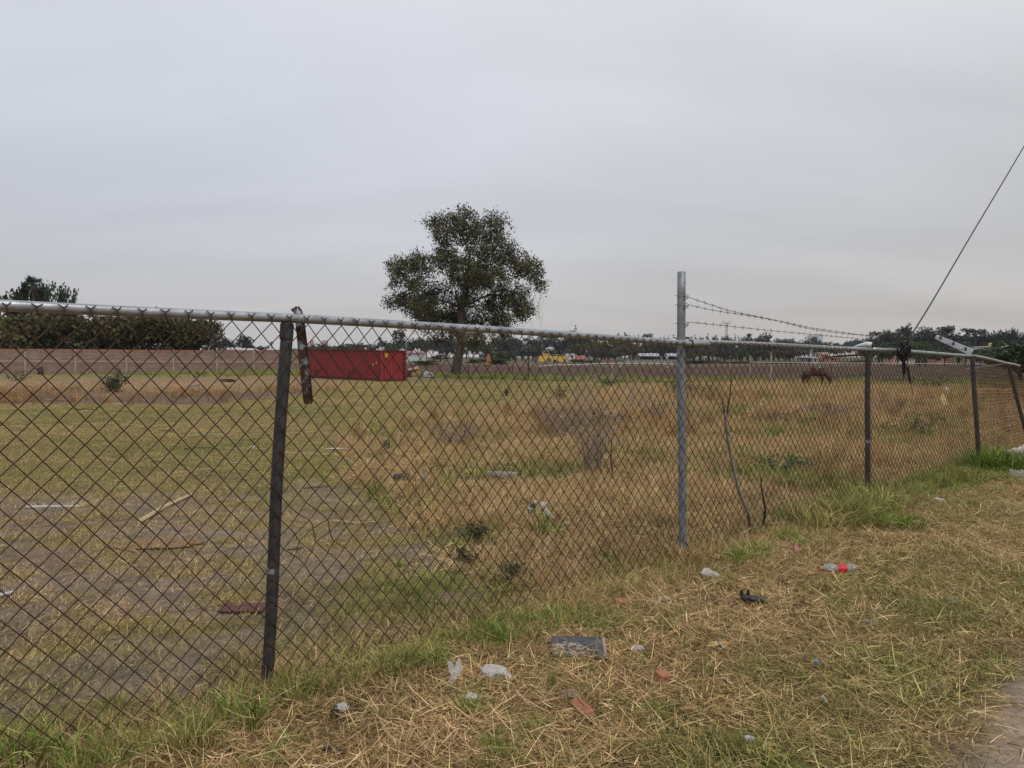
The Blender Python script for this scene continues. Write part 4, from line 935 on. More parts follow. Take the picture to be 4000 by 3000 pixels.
def main_tree():
    base = gp(1782, 1474); S_ = base.y / FPX / 2.2125                # metres per unit of the enlarged picture
    root = thing('ash_tree', 'large spreading tree with a dark olive crown standing right of the red container', 'tree', tuple(base))
    def loc(zx, zy): return ((zx - 845) * S_, (1600 - zy) * S_)
    lobes2 = [(640, 235, 90, 55), (790, 235, 100, 80), (930, 250, 110, 100), (1160, 290, 150, 130), (1010, 420, 130, 100), (1250, 480, 130, 100), (765, 470, 50, 60), (560, 560, 120, 70), (330, 640, 100, 70), (480, 700, 180, 90),
              (800, 620, 110, 90), (1000, 640, 110, 90), (1150, 600, 110, 110), (1500, 690, 120, 90), (1360, 650, 90, 60), (1200, 760, 120, 80), (290, 780, 80, 60), (480, 860, 180, 80), (270, 940, 90, 50), (700, 880, 110, 90),
              (540, 1020, 130, 60), (780, 1060, 130, 80), (1400, 920, 110, 100), (1230, 880, 100, 70), (1090, 980, 120, 70), (1450, 1030, 70, 60), (1350, 1090, 90, 40), (960, 1100, 170, 60), (690, 1240, 130, 60), (1010, 1280, 130, 60), (1570, 800, 70, 70), (1180, 1130, 120, 60), (850, 1180, 120, 60), (420, 960, 130, 60), (640, 1120, 110, 60), (1300, 1000, 110, 70), (560, 1150, 90, 45), (1230, 1200, 100, 45), (1120, 1260, 90, 40), (745, 400, 75, 80), (690, 530, 80, 60), (1400, 570, 80, 55), (880, 350, 90, 80), (900, 770, 100, 70), (950, 880, 90, 55), (820, 740, 80, 60), (1050, 820, 90, 65), (870, 960, 110, 55)]
    lobes = []
    for zx, zy, rx, rz in lobes2:
        X_, Z_ = loc(zx, zy); reach = max(0, 1 - abs(X_) / 11); y_ = U(-1, 1) * 5.0 * reach; lobes.append((X_, y_, Z_, rx * S_, (rx + rz) / 2 * S_ * 1.25, rz * S_))
    for zx, zy, rx, rz in random.sample(lobes2, 7):                # the crown is as deep as it is wide
        X_, Z_ = loc(zx, zy); sg = random.choice((-1, 1)); lobes.append((X_ * .6, sg * U(3, 6.5), Z_ * .93, rx * S_, rx * S_, rz * S_))
    trunk = [(0, 0, -.15), (.05, 0, .7), (.15, .05, 1.5), (.3, .05, 2.4), (.42, 0, 3.4), (.5, 0, 4.5), (.52, 0, 5.6), (.55, 0, 6.7), (.58, .1, 7.8)]
    limbs = [[(.0, .2, 9.0), (-.2, .3, 10.4), (-.45, .3, 11.8)], [(.8, .1, 9.2), (1.0, .1, 10.8), (1.35, .0, 12.4), (1.55, 0, 13.8), (.9, 0, 15.4), (.2, 0, 17.0)], [(1.4, -.3, 8.9), (2.4, -.5, 10.2), (3.4, -.6, 11.6), (4.4, -.6, 13.0)], [(-.7, -.5, 8.4), (-2.0, -.9, 8.7), (-3.6, -1.1, 9.0)], [(2.0, .8, 8.6), (3.6, 1.2, 9.4), (5.4, 1.3, 9.3)]]
    att = in_lobes(lobes, 1500, .2)
    pos, par = grow(trunk, att, .55, 7.5, .8, limbs=limbs)
    bm_, tips = branch_mesh(pos, par, .48, .018, M['bark'], 'trunk', 2.2)
    add_part(root, 'trunk', bm_)
    # second stem splitting at the foot
    mb = MB(); mb.tube([(-.42, .1, -.1), (-.38, .1, .9), (-.15, .1, 2.2), (.25, .05, 3.8)], [.2, .17, .16, .12], 8); o = mb.build('side_stem', M['bark'], None, True); o.parent = root
    tp = np.array(tips); keep = tp[:, 2] > 2.6; tp = tp[keep]
    c1 = np.repeat(tp, 26, 0) + rng.normal(size=(len(tp) * 26, 3)) * .36
    c2 = clumpy(lobes + [(a_ * .95, b_ * .6, c_, rx_ * 1.28, ry_ * 1.15, rz_ * 1.3) for a_, b_, c_, rx_, ry_, rz_ in lobes], 3600, 24, .27, .0)
    cen = np.concatenate([c1, c2]); hole = np.array([mnoise.noise((c[0] * .42, c[1] * .42 + 7, c[2] * .42)) + .9 * mnoise.noise((c[0] * 1.0, c[1] * 1.0 + 3, c[2] * 1.0)) for c in cen]); cen = cen[hole > -.36]
    v, f, bc = leaf_quads(cen, .105, .5)
    bc = np.repeat(np.clip(.45 + .9 * np.array([mnoise.noise((c[0] * .8, c[1] * .8, c[2] * .8 + 11)) for c in cen]) + rng.normal(size=len(cen)) * .22, 0, 1), 4); add_part(root, 'crown', np_mesh('crown', v, f, bc, LEAF['main']))
    # hanging withered twigs under the right of the crown
    mb = MB()
    for _ in range(60):
        X_, Z_ = loc(U(1330, 1600), U(880, 1080)); y_ = U(-1.5, 1.5); l_ = U(.5, 1.5); mb.tube([(X_, y_, Z_), (X_ + U(-.2, .2), y_, Z_ - l_ * .5), (X_ + U(-.3, .3), y_, Z_ - l_)], .012, 3)
    o = mb.build('hanging_twigs', M['twig'], None); o.parent = root; o['kind'] = 'stuff'
main_tree()

def proto_tree(kind, h, w, seed, lm):
    """unit builder: returns (trunk mesh, crown mesh) for a tree h high and w wide"""
    global rng
    keep = rng; rng = np.random.default_rng(seed); random.seed(seed)
    mb = MB()
    if kind == 'round':
        lobes = [(U(-.28, .28) * w, U(-.28, .28) * w, h * U(.42, .85), w * U(.14, .26), w * U(.14, .26), h * U(.10, .17)) for _ in range(13)]
        cen = clumpy(lobes, 190, 12, .035 * w, .45); sz = .030 * w + .03
    elif kind == 'tall':
        lobes = [(U(-.25, .25) * w, U(-.25, .25) * w, h * U(.30, .93), w * U(.12, .24), w * U(.12, .24), h * U(.05, .10)) for _ in range(17)]
        cen = clumpy(lobes, 200, 12, .03 * w, .4); sz = .027 * w + .03
    elif kind == 'pine':
        lobes = []
        for i in range(15):
            t = i / 14; rr = w * .5 * (1 - t) ** .75 + .03 * w; a = U(0, 6.28); lobes.append((rr * .5 * math.cos(a), rr * .5 * math.sin(a), h * (.16 + .80 * t), rr * .62, rr * .62, h * .055))
        cen = clumpy(lobes, 180, 12, .03 * w, .3); sz = .034 * w + .03
    elif kind == 'umbrella':
        lobes = [(U(-.38, .38) * w, U(-.38, .38) * w, h * U(.62, .9), w * U(.14, .22), w * U(.14, .22), h * U(.05, .10)) for _ in range(13)]
        cen = clumpy(lobes, 200, 12, .03 * w, .3); sz = .024 * w + .03
    elif kind == 'bare':
        lobes = [(U(-.28, .28) * w, U(-.28, .28) * w, h * U(.45, .85), w * U(.16, .26), w * U(.16, .26), h * U(.10, .17)) for _ in range(10)]
        cen = clumpy(lobes, 150, 9, .04 * w, .2); sz = .022 * w + .02
    elif kind == 'shrub':
        lobes = [(U(-.3, .3) * w, U(-.3, .3) * w, h * U(.2, .82), w * U(.14, .26), w * U(.14, .26), h * U(.10, .2)) for _ in range(13)]
        cen = clumpy(lobes, 340, 14, .04 * w, .15); sz = .024 * w + .02
    v, f, bc = leaf_quads(cen, sz, .5); crown = np_mesh('crown', v, f, bc, lm)
    top = h * .82; r0 = .020 * h + .03
    mb.tube([(0, 0, -.5), (U(-.1, .1), U(-.1, .1), top * .4), (U(-.3, .3), U(-.3, .3), top)], [r0, r0 * .75, r0 * .2], 6)
    for l_ in lobes[:9]: mb.tube([(0, 0, h * U(.15, .4)), (l_[0] * .5, l_[1] * .5, l_[2] * .75), (l_[0], l_[1], l_[2])], [r0 * .5, r0 * .35, r0 * .1], 4, False)
    tr = mb.mesh('trunk', M['bark'], True)
    rng = keep; return tr, crown, (float(np.percentile(v[:, 2], 99.5)), float(np.percentile(np.abs(v[:, :2]), 97) * 2))
PROTO = {}
for kind, lm, n in (('round', 'broad', 3), ('round', 'dark', 3), ('tall', 'dark', 3), ('tall', 'broad', 2), ('pine', 'dark', 4), ('umbrella', 'yellow', 2), ('round', 'green', 2), ('bare', 'brown', 2), ('shrub', 'olive', 4), ('shrub', 'green', 2), ('shrub', 'weed', 2), ('round', 'yellow', 1)):
    hw = {'round': (10, 9), 'tall': (14, 8), 'pine': (13, 5), 'umbrella': (9, 13), 'bare': (8, 8), 'shrub': (4, 5)}[kind]
    PROTO[kind, lm] = [proto_tree(kind, hw[0], hw[1], 1000 + 37 * len(PROTO) + k, LEAF[lm]) for k in range(n)]
random.seed(11)
def tree(px, Y, top_y, wpx, kind, lm, label, name='tree', group=None, cat='tree', k=None, base=None):
    """a tree whose foot stands on the ground at distance Y, sized from its top in the photo"""
    b = gpx(px, Y) if base is None else base; topz = at(px, top_y, Y).z; h = max(.4, topz - b.z); w = wpx * Y / FPX
    var = PROTO[kind, lm]; tr, cr, (h0, w0) = var[(k if k is not None else random.randrange(99)) % len(var)]
    o = thing(name, label, cat, tuple(b), group); o.rotation_euler[2] = U(0, 6.28); o.scale = (w / w0, w / w0, h / h0)
    add_part(o, 'trunk', tr); add_part(o, 'crown', cr); return o
# mesquite hedge behind the wall
hedge = [(-120, 97, 1225, 330), (60, 96, 1222, 270), (190, 97, 1228, 250), (330, 98, 1232, 240), (470, 99, 1230, 250), (580, 100, 1242, 220), (690, 101, 1232, 210), (760, 101.5, 1252, 180)]
hl = ['leftmost dense olive mesquite rising above the brick wall', 'olive mesquite above the wall below the left palm', 'olive mesquite behind the wall, third from the left edge', 'dense olive mesquite behind the wall in the middle of the hedge',
      'rusty olive mesquite behind the wall, fifth of the hedge', 'lower olive mesquite in a dip of the hedge behind the wall', 'brighter olive mesquite near the right end of the hedge behind the wall', 'small olive mesquite just before the thin end bush behind the wall']
for (p, Y, t, w), l in zip(hedge, hl): tree(p, Y, t, w, 'shrub', 'olive', l, 'mesquite_tree', 'mesquite hedge behind the brick wall')
tree(838, 101, 1272, 110, 'bare', 'brown', 'thin leafless bush at the right end of the hedge behind the wall', 'mesquite_tree', 'mesquite hedge behind the brick wall')
# big trees over the left end
tree(112, 125, 1108, 150, 'round', 'broad', 'dark green broad tree around the palm above the left hedge', 'broadleaf_tree')
tree(178, 127, 1112, 66, 'round', 'broad', 'leafy dark tree close right of the left palm', 'broadleaf_tree')
tree(264, 126, 1114, 98, 'round', 'broad', 'compact rounded green tree above the left hedge, right of the palm', 'broadleaf_tree')
tree(-15, 126, 1140, 50, 'round', 'broad', 'dark tree cut by the left edge of the picture', 'broadleaf_tree')
def palm(px, Y, top_y, crown_px, label, fan=True):
    b = gpx(px, Y); topz = at(px, top_y, Y).z; h = topz - b.z; rc = crown_px * Y / FPX / 2
    root = thing('palm_tree', label, 'palm', tuple(b)); mb = MB(); hh = h - rc * .75
    mb.tube([(0, 0, -.3), (.1, 0, hh * .5), (.0, 0, hh)], [.28, .2, .24], 8); o = mb.build('trunk', M['bark'], None, True); o.parent = root
    for k in range(26):
        a = k * 2.4; el = U(-.5, 1.3); mb = MB(); mb.attr = random.random(); d = Vector((math.cos(a) * math.cos(el), math.sin(a) * math.cos(el), math.sin(el))); sd = Vector((-math.sin(a), math.cos(a), 0)); c = Vector((0, 0, hh))
        st = rc * .45; q = c + d * st
        if fan:
            for j in range(9):
                an = (j - 4) * .33; dd = (d * math.cos(an) + sd * math.sin(an)); tip = q + dd * rc * .55 + Vector((0, 0, -.12 * rc * abs(an))); w = sd * math.cos(an) * .045 * rc - d * math.sin(an) * .045 * rc
                mb.add([q, q + dd * rc * .3 + w, tip, q + dd * rc * .3 - w], [(0, 1, 2, 3)])
        else:
            P = [c + d * rc * t + Vector((0, 0, -rc * .75 * t * t)) for t in np.linspace(0, 1, 7)]
            for i in range(6):
                for sg in (-1, 1):
                    e = (P[i] + P[i + 1]) / 2 + sd * sg * rc * .22 + Vector((0, 0, -.12 * rc)); mb.add([P[i], P[i + 1], e], [(0, 1, 2)])
        mb.tube([c, q], .03, 3, False); o = mb.build('frond', LEAF['palm'], None, False, True); o.parent = root
    mb = MB()                                                        # skirt of dead fronds under the crown
    for k in range(16):
        a = U(0, 6.28); mb.add([(0, 0, hh + .1), (math.cos(a) * .5 * rc * .7, math.sin(a) * .5 * rc * .7, hh - rc * .5), (math.cos(a + .3) * .4 * rc * .7, math.sin(a + .3) * .4 * rc * .7, hh - rc * .75)], [(0, 1, 2)])
    o = mb.build('dead_fronds', M['twig'], None); o.parent = root
palm(135, 122, 1080, 100, 'fan palm standing in the green trees above the left hedge')
palm(1485, 330, 1318, 22, 'small distant fan palm left of the tall tree behind the container')
palm(1518, 300, 1330, 60, 'feathery palm behind the white domed house, left of the pair', False); palm(1570, 305, 1328, 62, 'feathery palm under the tall tree behind the container', False)
palm(1062, 330, 1335, 18, 'tiny distant palm between the dark post and the hedge')
palm(3885, 210, 1345, 70, 'palm in front of the white house at the far right')

# ------------------------------------------------------------------ far trees
G1 = 'trees along the far edge of the fields'
def rowtrees(specs, group, kindlm, label, name='tree', Yr=(300, 420)):
    for (p, t, w) in specs: tree(p, U(*Yr), t, w, *random.choice(kindlm), label, name, group)
# single trees one can point to
tree(1557, 335, 1276, 62, 'tall', 'broad', 'tall loose crowned tree on the skyline between the container and the big tree', 'tall_tree')
tree(2228, 420, 1280, 46, 'round', 'dark', 'dark round tree poking above the rail right of the big tree', 'broadleaf_tree')
tree(2335, 330, 1333, 150, 'umbrella', 'yellow', 'wide yellowish umbrella tree behind the red roof', 'umbrella_tree')
tree(2462, 325, 1347, 92, 'umbrella', 'yellow', 'small yellowish umbrella tree left of the long white sheds', 'umbrella_tree')
tree(2735, 320, 1355, 95, 'bare', 'brown', 'bare brown tree just right of the tall post', 'bare_tree')
tree(2690, 310, 1372, 60, 'round', 'green', 'green tree close behind the tall post', 'broadleaf_tree')
tree(2828, 312, 1372, 80, 'round', 'broad', 'olive green round tree right of the bare brown tree', 'broadleaf_tree')
tree(2893, 310, 1366, 60, 'round', 'green', 'green round tree below the antenna mast', 'broadleaf_tree')
tree(2955, 312, 1370, 80, 'round', 'broad', 'low broad tree left of the twin field posts', 'broadleaf_tree'); tree(3020, 311, 1368, 90, 'round', 'yellow', 'pale olive tree behind the tall pale field post', 'broadleaf_tree')
tree(3085, 313, 1372, 90, 'round', 'broad', 'broad tree just left of the grazing horse', 'broadleaf_tree')
tree(1895, 270, 1355, 62, 'round', 'green', 'bright green bushy tree beside the orange excavator', 'broadleaf_tree'); tree(1950, 275, 1372, 60, 'shrub', 'weed', 'yellow green shrub left of the yellow building', 'shrub')
tree(1990, 272, 1378, 40, 'round', 'dark', 'small dark tree left of the yellow building', 'broadleaf_tree')
tree(1720, 265, 1385, 70, 'round', 'dark', 'dark bushy tree behind the trunk of the big tree', 'broadleaf_tree')
tree(1215, 320, 1348, 30, 'shrub', 'yellow' if ('shrub', 'yellow') in PROTO else 'olive', 'pale olive bush under the magenta billboard', 'shrub'); tree(1268, 300, 1352, 70, 'shrub', 'olive', 'pale olive bush behind the left end of the container', 'shrub')
tree(1405, 190, 1361, 60, 'shrub', 'olive', 'low olive hedge bush beside the tan round tank', 'shrub')
# rows that nothing tells apart
W1 = 'dark pointed tree in the far wood behind the white sheds and tall post'
rowtrees([(p, 1316 + random.randint(-12, 10), random.randint(26, 44)) for p in range(2425, 2860, 17)], 'far pointed wood', [('pine', 'dark'), ('pine', 'dark'), ('tall', 'dark')], W1, 'pine_tree', (430, 520))
rowtrees([(p, 1345 + random.randint(-14, 14), random.randint(50, 80)) for p in range(2440, 3100, 30)], 'far pointed wood', [('round', 'dark'), ('tall', 'dark')], 'dark tree at the foot of the far wood, behind the rail', 'broadleaf_tree', (400, 440))
rowtrees([(p, 1312 + random.randint(-14, 12), random.randint(28, 46)) for p in range(2840, 3010, 15)], 'far wood below the antenna mast', [('pine', 'dark'), ('tall', 'dark')], 'pointed tree in the far wood below the antenna mast', 'pine_tree', (450, 520))
rowtrees([(p, 1325 + random.randint(-12, 12), random.randint(34, 60)) for p in range(3000, 3190, 20)], 'hazy trees before the high rise', [('round', 'dark'), ('tall', 'broad')], 'hazy tree in the far line left of the high rise', 'broadleaf_tree', (560, 680))
rowtrees([(p, 1332 + random.randint(-10, 12), random.randint(40, 64)) for p in range(3190, 3400, 22)], 'hazy trees right of the high rise', [('round', 'dark'), ('round', 'broad')], 'blue grey hazy tree in front of and right of the high rise', 'broadleaf_tree', (620, 760))
rowtrees([(p, 1348 + random.randint(-8, 10), random.randint(44, 70)) for p in range(1235, 1480, 21)], 'green trees behind the container', [('round', 'broad'), ('round', 'dark')], 'dense green tree on the skyline behind the red container', 'broadleaf_tree', (330, 420))
rowtrees([(p, 1345 + random.randint(-14, 10), random.randint(40, 60)) for p in range(1480, 1660, 20)], 'dark trees behind the domed houses', [('round', 'dark'), ('round', 'broad')], 'dark tree behind the white domed houses', 'broadleaf_tree', (380, 460))
rowtrees([(p, 1328 + random.randint(-12, 12), random.randint(50, 84)) for p in range(1640, 2010, 26)], 'trees seen through the big tree', [('round', 'dark'), ('tall', 'dark'), ('round', 'broad')], 'dark tree in the far line seen beneath the big crown', 'broadleaf_tree', (400, 560))
rowtrees([(p, 1318 + random.randint(-12, 12), random.randint(44, 80)) for p in range(1960, 2440, 26)], 'hillside trees behind the yellow building', [('round', 'dark'), ('tall', 'dark'), ('pine', 'dark')], 'dark tree on the rise behind the yellow building', 'broadleaf_tree', (430, 560))
rowtrees([(p, 1362 + random.randint(-8, 12), random.randint(50, 80)) for p in range(2000, 2440, 40)], 'hillside trees behind the yellow building', [('round', 'dark'), ('round', 'broad')], 'lower tree close behind the yellow building and red roof', 'broadleaf_tree', (390, 425))
rowtrees([(872, 1322, 60), (900, 1335, 50), (955, 1310, 66), (990, 1345, 50), (1020, 1352, 60)], 'trees between the hedge and the dark post', [('round', 'dark'), ('tall', 'dark')], 'dark tree beyond the wall between the hedge and the dark post', 'broadleaf_tree', (230, 270))
tops = [(3380, 1335), (3405, 1318), (3430, 1296), (3460, 1290), (3490, 1286), (3520, 1282), (3550, 1266), (3580, 1284), (3610, 1280), (3640, 1282), (3665, 1292), (3685, 1274), (3712, 1284), (3745, 1302), (3780, 1284), (3810, 1288), (3840, 1300), (3875, 1308), (3905, 1292), (3930, 1294), (3962, 1286), (3995, 1300), (4040, 1290), (4090, 1300)]
for k, (p, t) in enumerate(tops): tree(p, 285 + U(-12, 25), t, U(46, 74), random.choice(('round', 'tall', 'tall')), 'dark', 'dark eucalyptus in the wooded rise at the right', 'eucalyptus_tree', 'wooded rise at the right')
for p in range(3400, 4080, 34): tree(p, 255 + U(-8, 12), 1335 + random.randint(-10, 14), U(60, 90), 'round', 'dark', 'dark tree low on the wooded rise at the right', 'eucalyptus_tree', 'wooded rise at the right')
gr = [(3445, 205, 1346, 90, 'bright green bushy tree left of the cable coil'), (3505, 200, 1334, 90, 'light green tree just behind the cable coil'), (3590, 203, 1335, 80, 'light green tree right of the cable coil'), (3615, 196, 1350, 110, 'green bushy tree between the cable coil and the pale arm'), (3690, 215, 1358, 110, 'olive bush under the tip of the pale arm'), (3770, 190, 1352, 70, 'dark green bush behind the pale arm'), (3830, 192, 1365, 60, 'dark bush in front of the white house')]
for p, Y, t, w, l in gr: tree(p, Y, t, w, 'round', 'green' if 'green' in l or 'light' in l else 'broad', l, 'broadleaf_tree')
tree(3985, 60, 1352, 260, 'round', 'broad', 'near green tree with drooping leaves at the right edge', 'broadleaf_tree'); tree(4075, 48, 1335, 320, 'round', 'broad', 'near tree mostly cut off by the right edge', 'broadleaf_tree')
# low bushes on the far field edge
for p, Y, t, w, l in ((1655, 175, 1408, 95, 'low green bush on the tan bank right of the container'), (1845, 230, 1405, 50, 'green bush below the grey roofed house'), (1930, 235, 1402, 120, 'dry green bush on the bank right of the excavator'),
                   (2265, 300, 1405, 70, 'clipped dark hedge under the red roof'), (2315, 300, 1407, 60, 'dark hedge right of the red roof'), (2730, 260, 1408, 160, 'low green bank bush right of the tall post'), (2880, 262, 1412, 150, 'low green bank bush below the antenna mast'), (3060, 255, 1412, 140, 'low green bank bush left of the horse'),
                   (3330, 255, 1408, 120, 'low bush left of the brown fence post'), (3600, 250, 1410, 130, 'low bush under the cable coil')):
    tree(p, Y, t, w, 'shrub', 'green' if 'green' in l else 'weed', l, 'bush', cat='bush')

# ------------------------------------------------------------------ buildings and other things far away
def block(root, name, px0, px1, ytop, Y, depth, m, ybot=None, dz=0):
    """a wall block whose front stands at distance Y between two photo columns"""
    x0 = (px0 - CX) / FPX * Y; x1 = (px1 - CX) / FPX * Y; zt = at(px0, ytop, Y).z; zb = (min(h1(x0, Y), h1(x1, Y)) - .4) if ybot is None else at(px0, ybot, Y).z
    mb = MB(); mb.box(((x0 + x1) / 2, Y + depth / 2, (zb + zt) / 2), (x1 - x0, depth, zt - zb)); return mb.build(name, m, root)
def panel(parent, name, px0, px1, y0, y1, Y, m, proud=.06):
    x0 = (px0 - CX) / FPX * Y; x1 = (px1 - CX) / FPX * Y; z1 = at(px0, y0, Y).z; z0 = at(px0, y1, Y).z
    mb = MB(); mb.box(((x0 + x1) / 2, Y - proud / 2, (z0 + z1) / 2), (x1 - x0, proud, z1 - z0)); return mb.build(name, m, parent)
def roof(root, name, px0, px1, yeave, yridge, Y, depth, m, hip=.15, over=.4):
    x0 = (px0 - CX) / FPX * Y - over; x1 = (px1 - CX) / FPX * Y + over; ze = at(px0, yeave, Y).z; zr = at(px0, yridge, Y).z; h_ = (x1 - x0) * hip; y0 = Y - over; y1 = Y + depth + over; ym = (y0 + y1) / 2
    mb = MB(); mb.add([(x0, y0, ze), (x1, y0, ze), (x1, y1, ze), (x0, y1, ze), (x0 + h_, ym, zr), (x1 - h_, ym, zr)], [(0, 1, 5, 4), (2, 3, 4, 5), (1, 2, 5), (3, 0, 4), (3, 2, 1, 0)]); return mb.build(name, m, root)
def bld(label, px, Y, name='house'): return thing(name, label, 'building', tuple(gpx(px, Y)))
def dome(root, px, Y, ytop, ybot, rpx, m, lantern=True):
    c = at(px, ybot, Y + rpx * Y / FPX); r_ = rpx * Y / FPX; hh = (ybot - ytop) * Y / FPX; mb = MB(); k = .72 if lantern else 1
    prof = [(r_, -.5)] + [(r_ * math.cos(t), hh * k * math.sin(t)) for t in np.linspace(0, 1.45, 7)]
    if lantern: prof += [(r_ * .22, hh * .72), (r_ * .25, hh * .85), (r_ * .1, hh)]
    mb.lathe(prof, c, 14); return mb.build('dome', m, root, True)
# yellow building with a green gate
b = bld('yellow building with a green gate beyond the ploughed field', 2160, 350)
block(b, 'wall', 2105, 2208, 1391, 350, 9, M['yellow_wall']); block(b, 'raised_block', 2122, 2152, 1382, 351, 6, M['yellow_wall'], 1391); g = panel(b, 'gate', 2138, 2154, 1399, 1413, 350, M['green_door']); panel(g, 'gate_frame', 2136, 2138, 1398, 1413, 350, M['white_paint'], .1)
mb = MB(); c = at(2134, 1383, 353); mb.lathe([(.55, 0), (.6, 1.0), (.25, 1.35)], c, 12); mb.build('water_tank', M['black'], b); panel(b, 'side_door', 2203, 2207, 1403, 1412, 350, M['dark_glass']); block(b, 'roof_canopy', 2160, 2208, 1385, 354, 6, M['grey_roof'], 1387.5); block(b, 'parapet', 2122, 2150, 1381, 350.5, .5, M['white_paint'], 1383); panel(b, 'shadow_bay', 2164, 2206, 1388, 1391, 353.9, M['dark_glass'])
b = bld('white block house between the yellow building and the red roof', 2228, 352)
block(b, 'wall', 2212, 2246, 1381, 352, 8, M['white_paint']); panel(b, 'window', 2229, 2239, 1388, 1396, 352, M['dark_glass']); block(b, 'low_wall', 2208, 2226, 1397, 349, 3, M['cream']); panel(b, 'stair_post', 2211, 2213, 1380, 1397, 351.8, M['white_paint'])
b = bld('small house with a pinkish red hipped roof right of the yellow building', 2265, 350); block(b, 'wall', 2242, 2286, 1402, 352, 7, M['cream']); roof(b, 'roof', 2240, 2290, 1403, 1388, 352, 7, M['red_roof'], .12); panel(b, 'window', 2256, 2264, 1405, 1410, 352, M['dark_glass'])
b = bld('long low brick wall building with a green arched awning', 2385, 345); block(b, 'wall', 2345, 2412, 1406, 345, 5, M['brick_wall']); dome(b, 2424, 345, 1398, 1412, 13, M['green_door'], False); block(b, 'awning_base', 2411, 2437, 1411, 345, 4, M['brick_wall'])
for lab, a0, a1, k in (('open shed with a long white sheet roof left of the tall post', 2502, 2575, 0), ('second white roofed open shed, partly behind the tall post', 2612, 2668, 1)):
    b = bld(lab, (a0 + a1) / 2, 330, 'open_shed'); roof(b, 'roof', a0, a1, 1391, 1379, 330, 10, M['white_roof'], .02)
    for j in range(5): panel(b, 'pillar', a0 + 2 + j * (a1 - a0 - 6) / 4, a0 + 4 + j * (a1 - a0 - 6) / 4, 1391, 1410, 331, M['wood_dark'], .3)
    block(b, 'back_wall', a0, a1, 1394, 339, .3, M['wood_dark'])
b = thing('roadside_wall', 'long pale grey wall in front of the white sheds', 'wall', tuple(gpx(2540, 300))); block(b, 'wall', 2440, 2645, 1405, 300, .3, M['concrete']); panel(b, 'coping', 2440, 2645, 1404.6, 1405.8, 300, M['concrete'], .12)
b = bld('white house with a pale pink gable above the yellow building', 2125, 400); block(b, 'wall', 2092, 2172, 1371, 400, 10, M['white_paint']); block(b, 'upper_wall', 2133, 2165, 1362, 402, 7, M['cream'], 1371); roof(b, 'roof', 2133, 2165, 1362, 1355, 402, 7, M['white_roof'], .3); panel(b, 'window', 2110, 2116, 1374, 1380, 400, M['dark_glass']); panel(b, 'window', 2142, 2148, 1364, 1369, 402, M['dark_glass'])
b = bld('white house with a domed tower above the container', 1488, 300); block(b, 'wall', 1470, 1497, 1362, 300, 8, M['white_paint']); block(b, 'upper_block', 1482, 1492, 1356, 301, 4, M['white_paint'], 1362); block(b, 'tower', 1494, 1507, 1366, 299, 4, M['cream']); dome(b, 1500, 299, 1351, 1366, 5.5, M['white_paint']); panel(b, 'window', 1475, 1479, 1366, 1371, 300, M['dark_glass'])
b = bld('small white domed house above the right end of the container', 1571, 300); block(b, 'wall', 1559, 1580, 1370, 300, 6, M['white_paint']); dome(b, 1566, 299, 1361, 1370, 6, M['white_paint'], False); block(b, 'upper_block', 1570, 1579, 1363, 302, 4, M['white_paint'], 1370); panel(b, 'window', 1574, 1577, 1372, 1376, 300, M['dark_glass'])
b = bld('white walled house with red roof and two white belfries right of the container', 1620, 280); block(b, 'wall', 1586, 1655, 1379, 280, 8, M['white_paint']); roof(b, 'roof', 1584, 1650, 1380, 1370, 280, 8, M['red_roof'], .08)
mb = MB(); c = at(1622, 1373, 281); mb.lathe([(1.0, -.5), (.85, .3), (.35, 1.0), (.05, 1.3)], c, 8); mb.build('belfry', M['white_paint'], b); dome(b, 1637, 280, 1361, 1373, 5, M['white_paint'], False); panel(b, 'window', 1600, 1606, 1383, 1389, 280, M['dark_glass']); panel(b, 'window', 1630, 1636, 1383, 1389, 280, M['dark_glass'])
b = bld('low house with a pale grey roof behind the trunk of the big tree', 1900, 290); block(b, 'wall', 1874, 1926, 1384, 290, 8, M['concrete']); roof(b, 'roof', 1872, 1930, 1385, 1370, 290, 8, M['white_roof'], .1); panel(b, 'window', 1882, 1894, 1388, 1393, 290, M['dark_glass']); panel(b, 'door', 1904, 1909, 1386, 1396, 290, M['dark_glass'])
b = bld('tiny white house in the trees above the grey roofed house', 1905, 480); block(b, 'wall', 1897, 1909, 1347, 480, 6, M['white_paint']); panel(b, 'window', 1901, 1904, 1350, 1353, 480, M['dark_glass']); roof(b, 'roof', 1896, 1910, 1347, 1344, 480, 6, M['grey_roof'], .2)
for lab, a0, a1, yt, ye in (('pale shed roof behind the wall beside the hedge', 828, 922, 1356, 1366), ('small cream roofed shed behind the wall', 934, 976, 1359, 1368), ('low white roof behind the wall near the dark post', 1034, 1082, 1361, 1367), ('small white house seen between the post and the hanging strip', 1142, 1165, 1354, 1362)):
    b = bld(lab, (a0 + a1) / 2, 170, 'shed'); block(b, 'wall', a0 + 2, a1 - 2, ye, 170, 6, M['cream'] if 'cream' in lab else M['white_paint']); roof(b, 'roof', a0, a1, ye, yt, 170, 6, M['white_roof'], .05); panel(b, 'window', a0 + 6, a0 + 11, ye + 1, ye + 5, 170, M['dark_glass'])
b = bld('low dark shed left of the white gable house', 3160, 265, 'shed'); block(b, 'wall', 3144, 3178, 1397, 265, 5, M['grey_mound']); roof(b, 'roof', 3143, 3179, 1397, 1394, 265, 5, M['white_roof'], .02); panel(b, 'door', 3156, 3163, 1402, 1416, 265, M['dark_glass'])
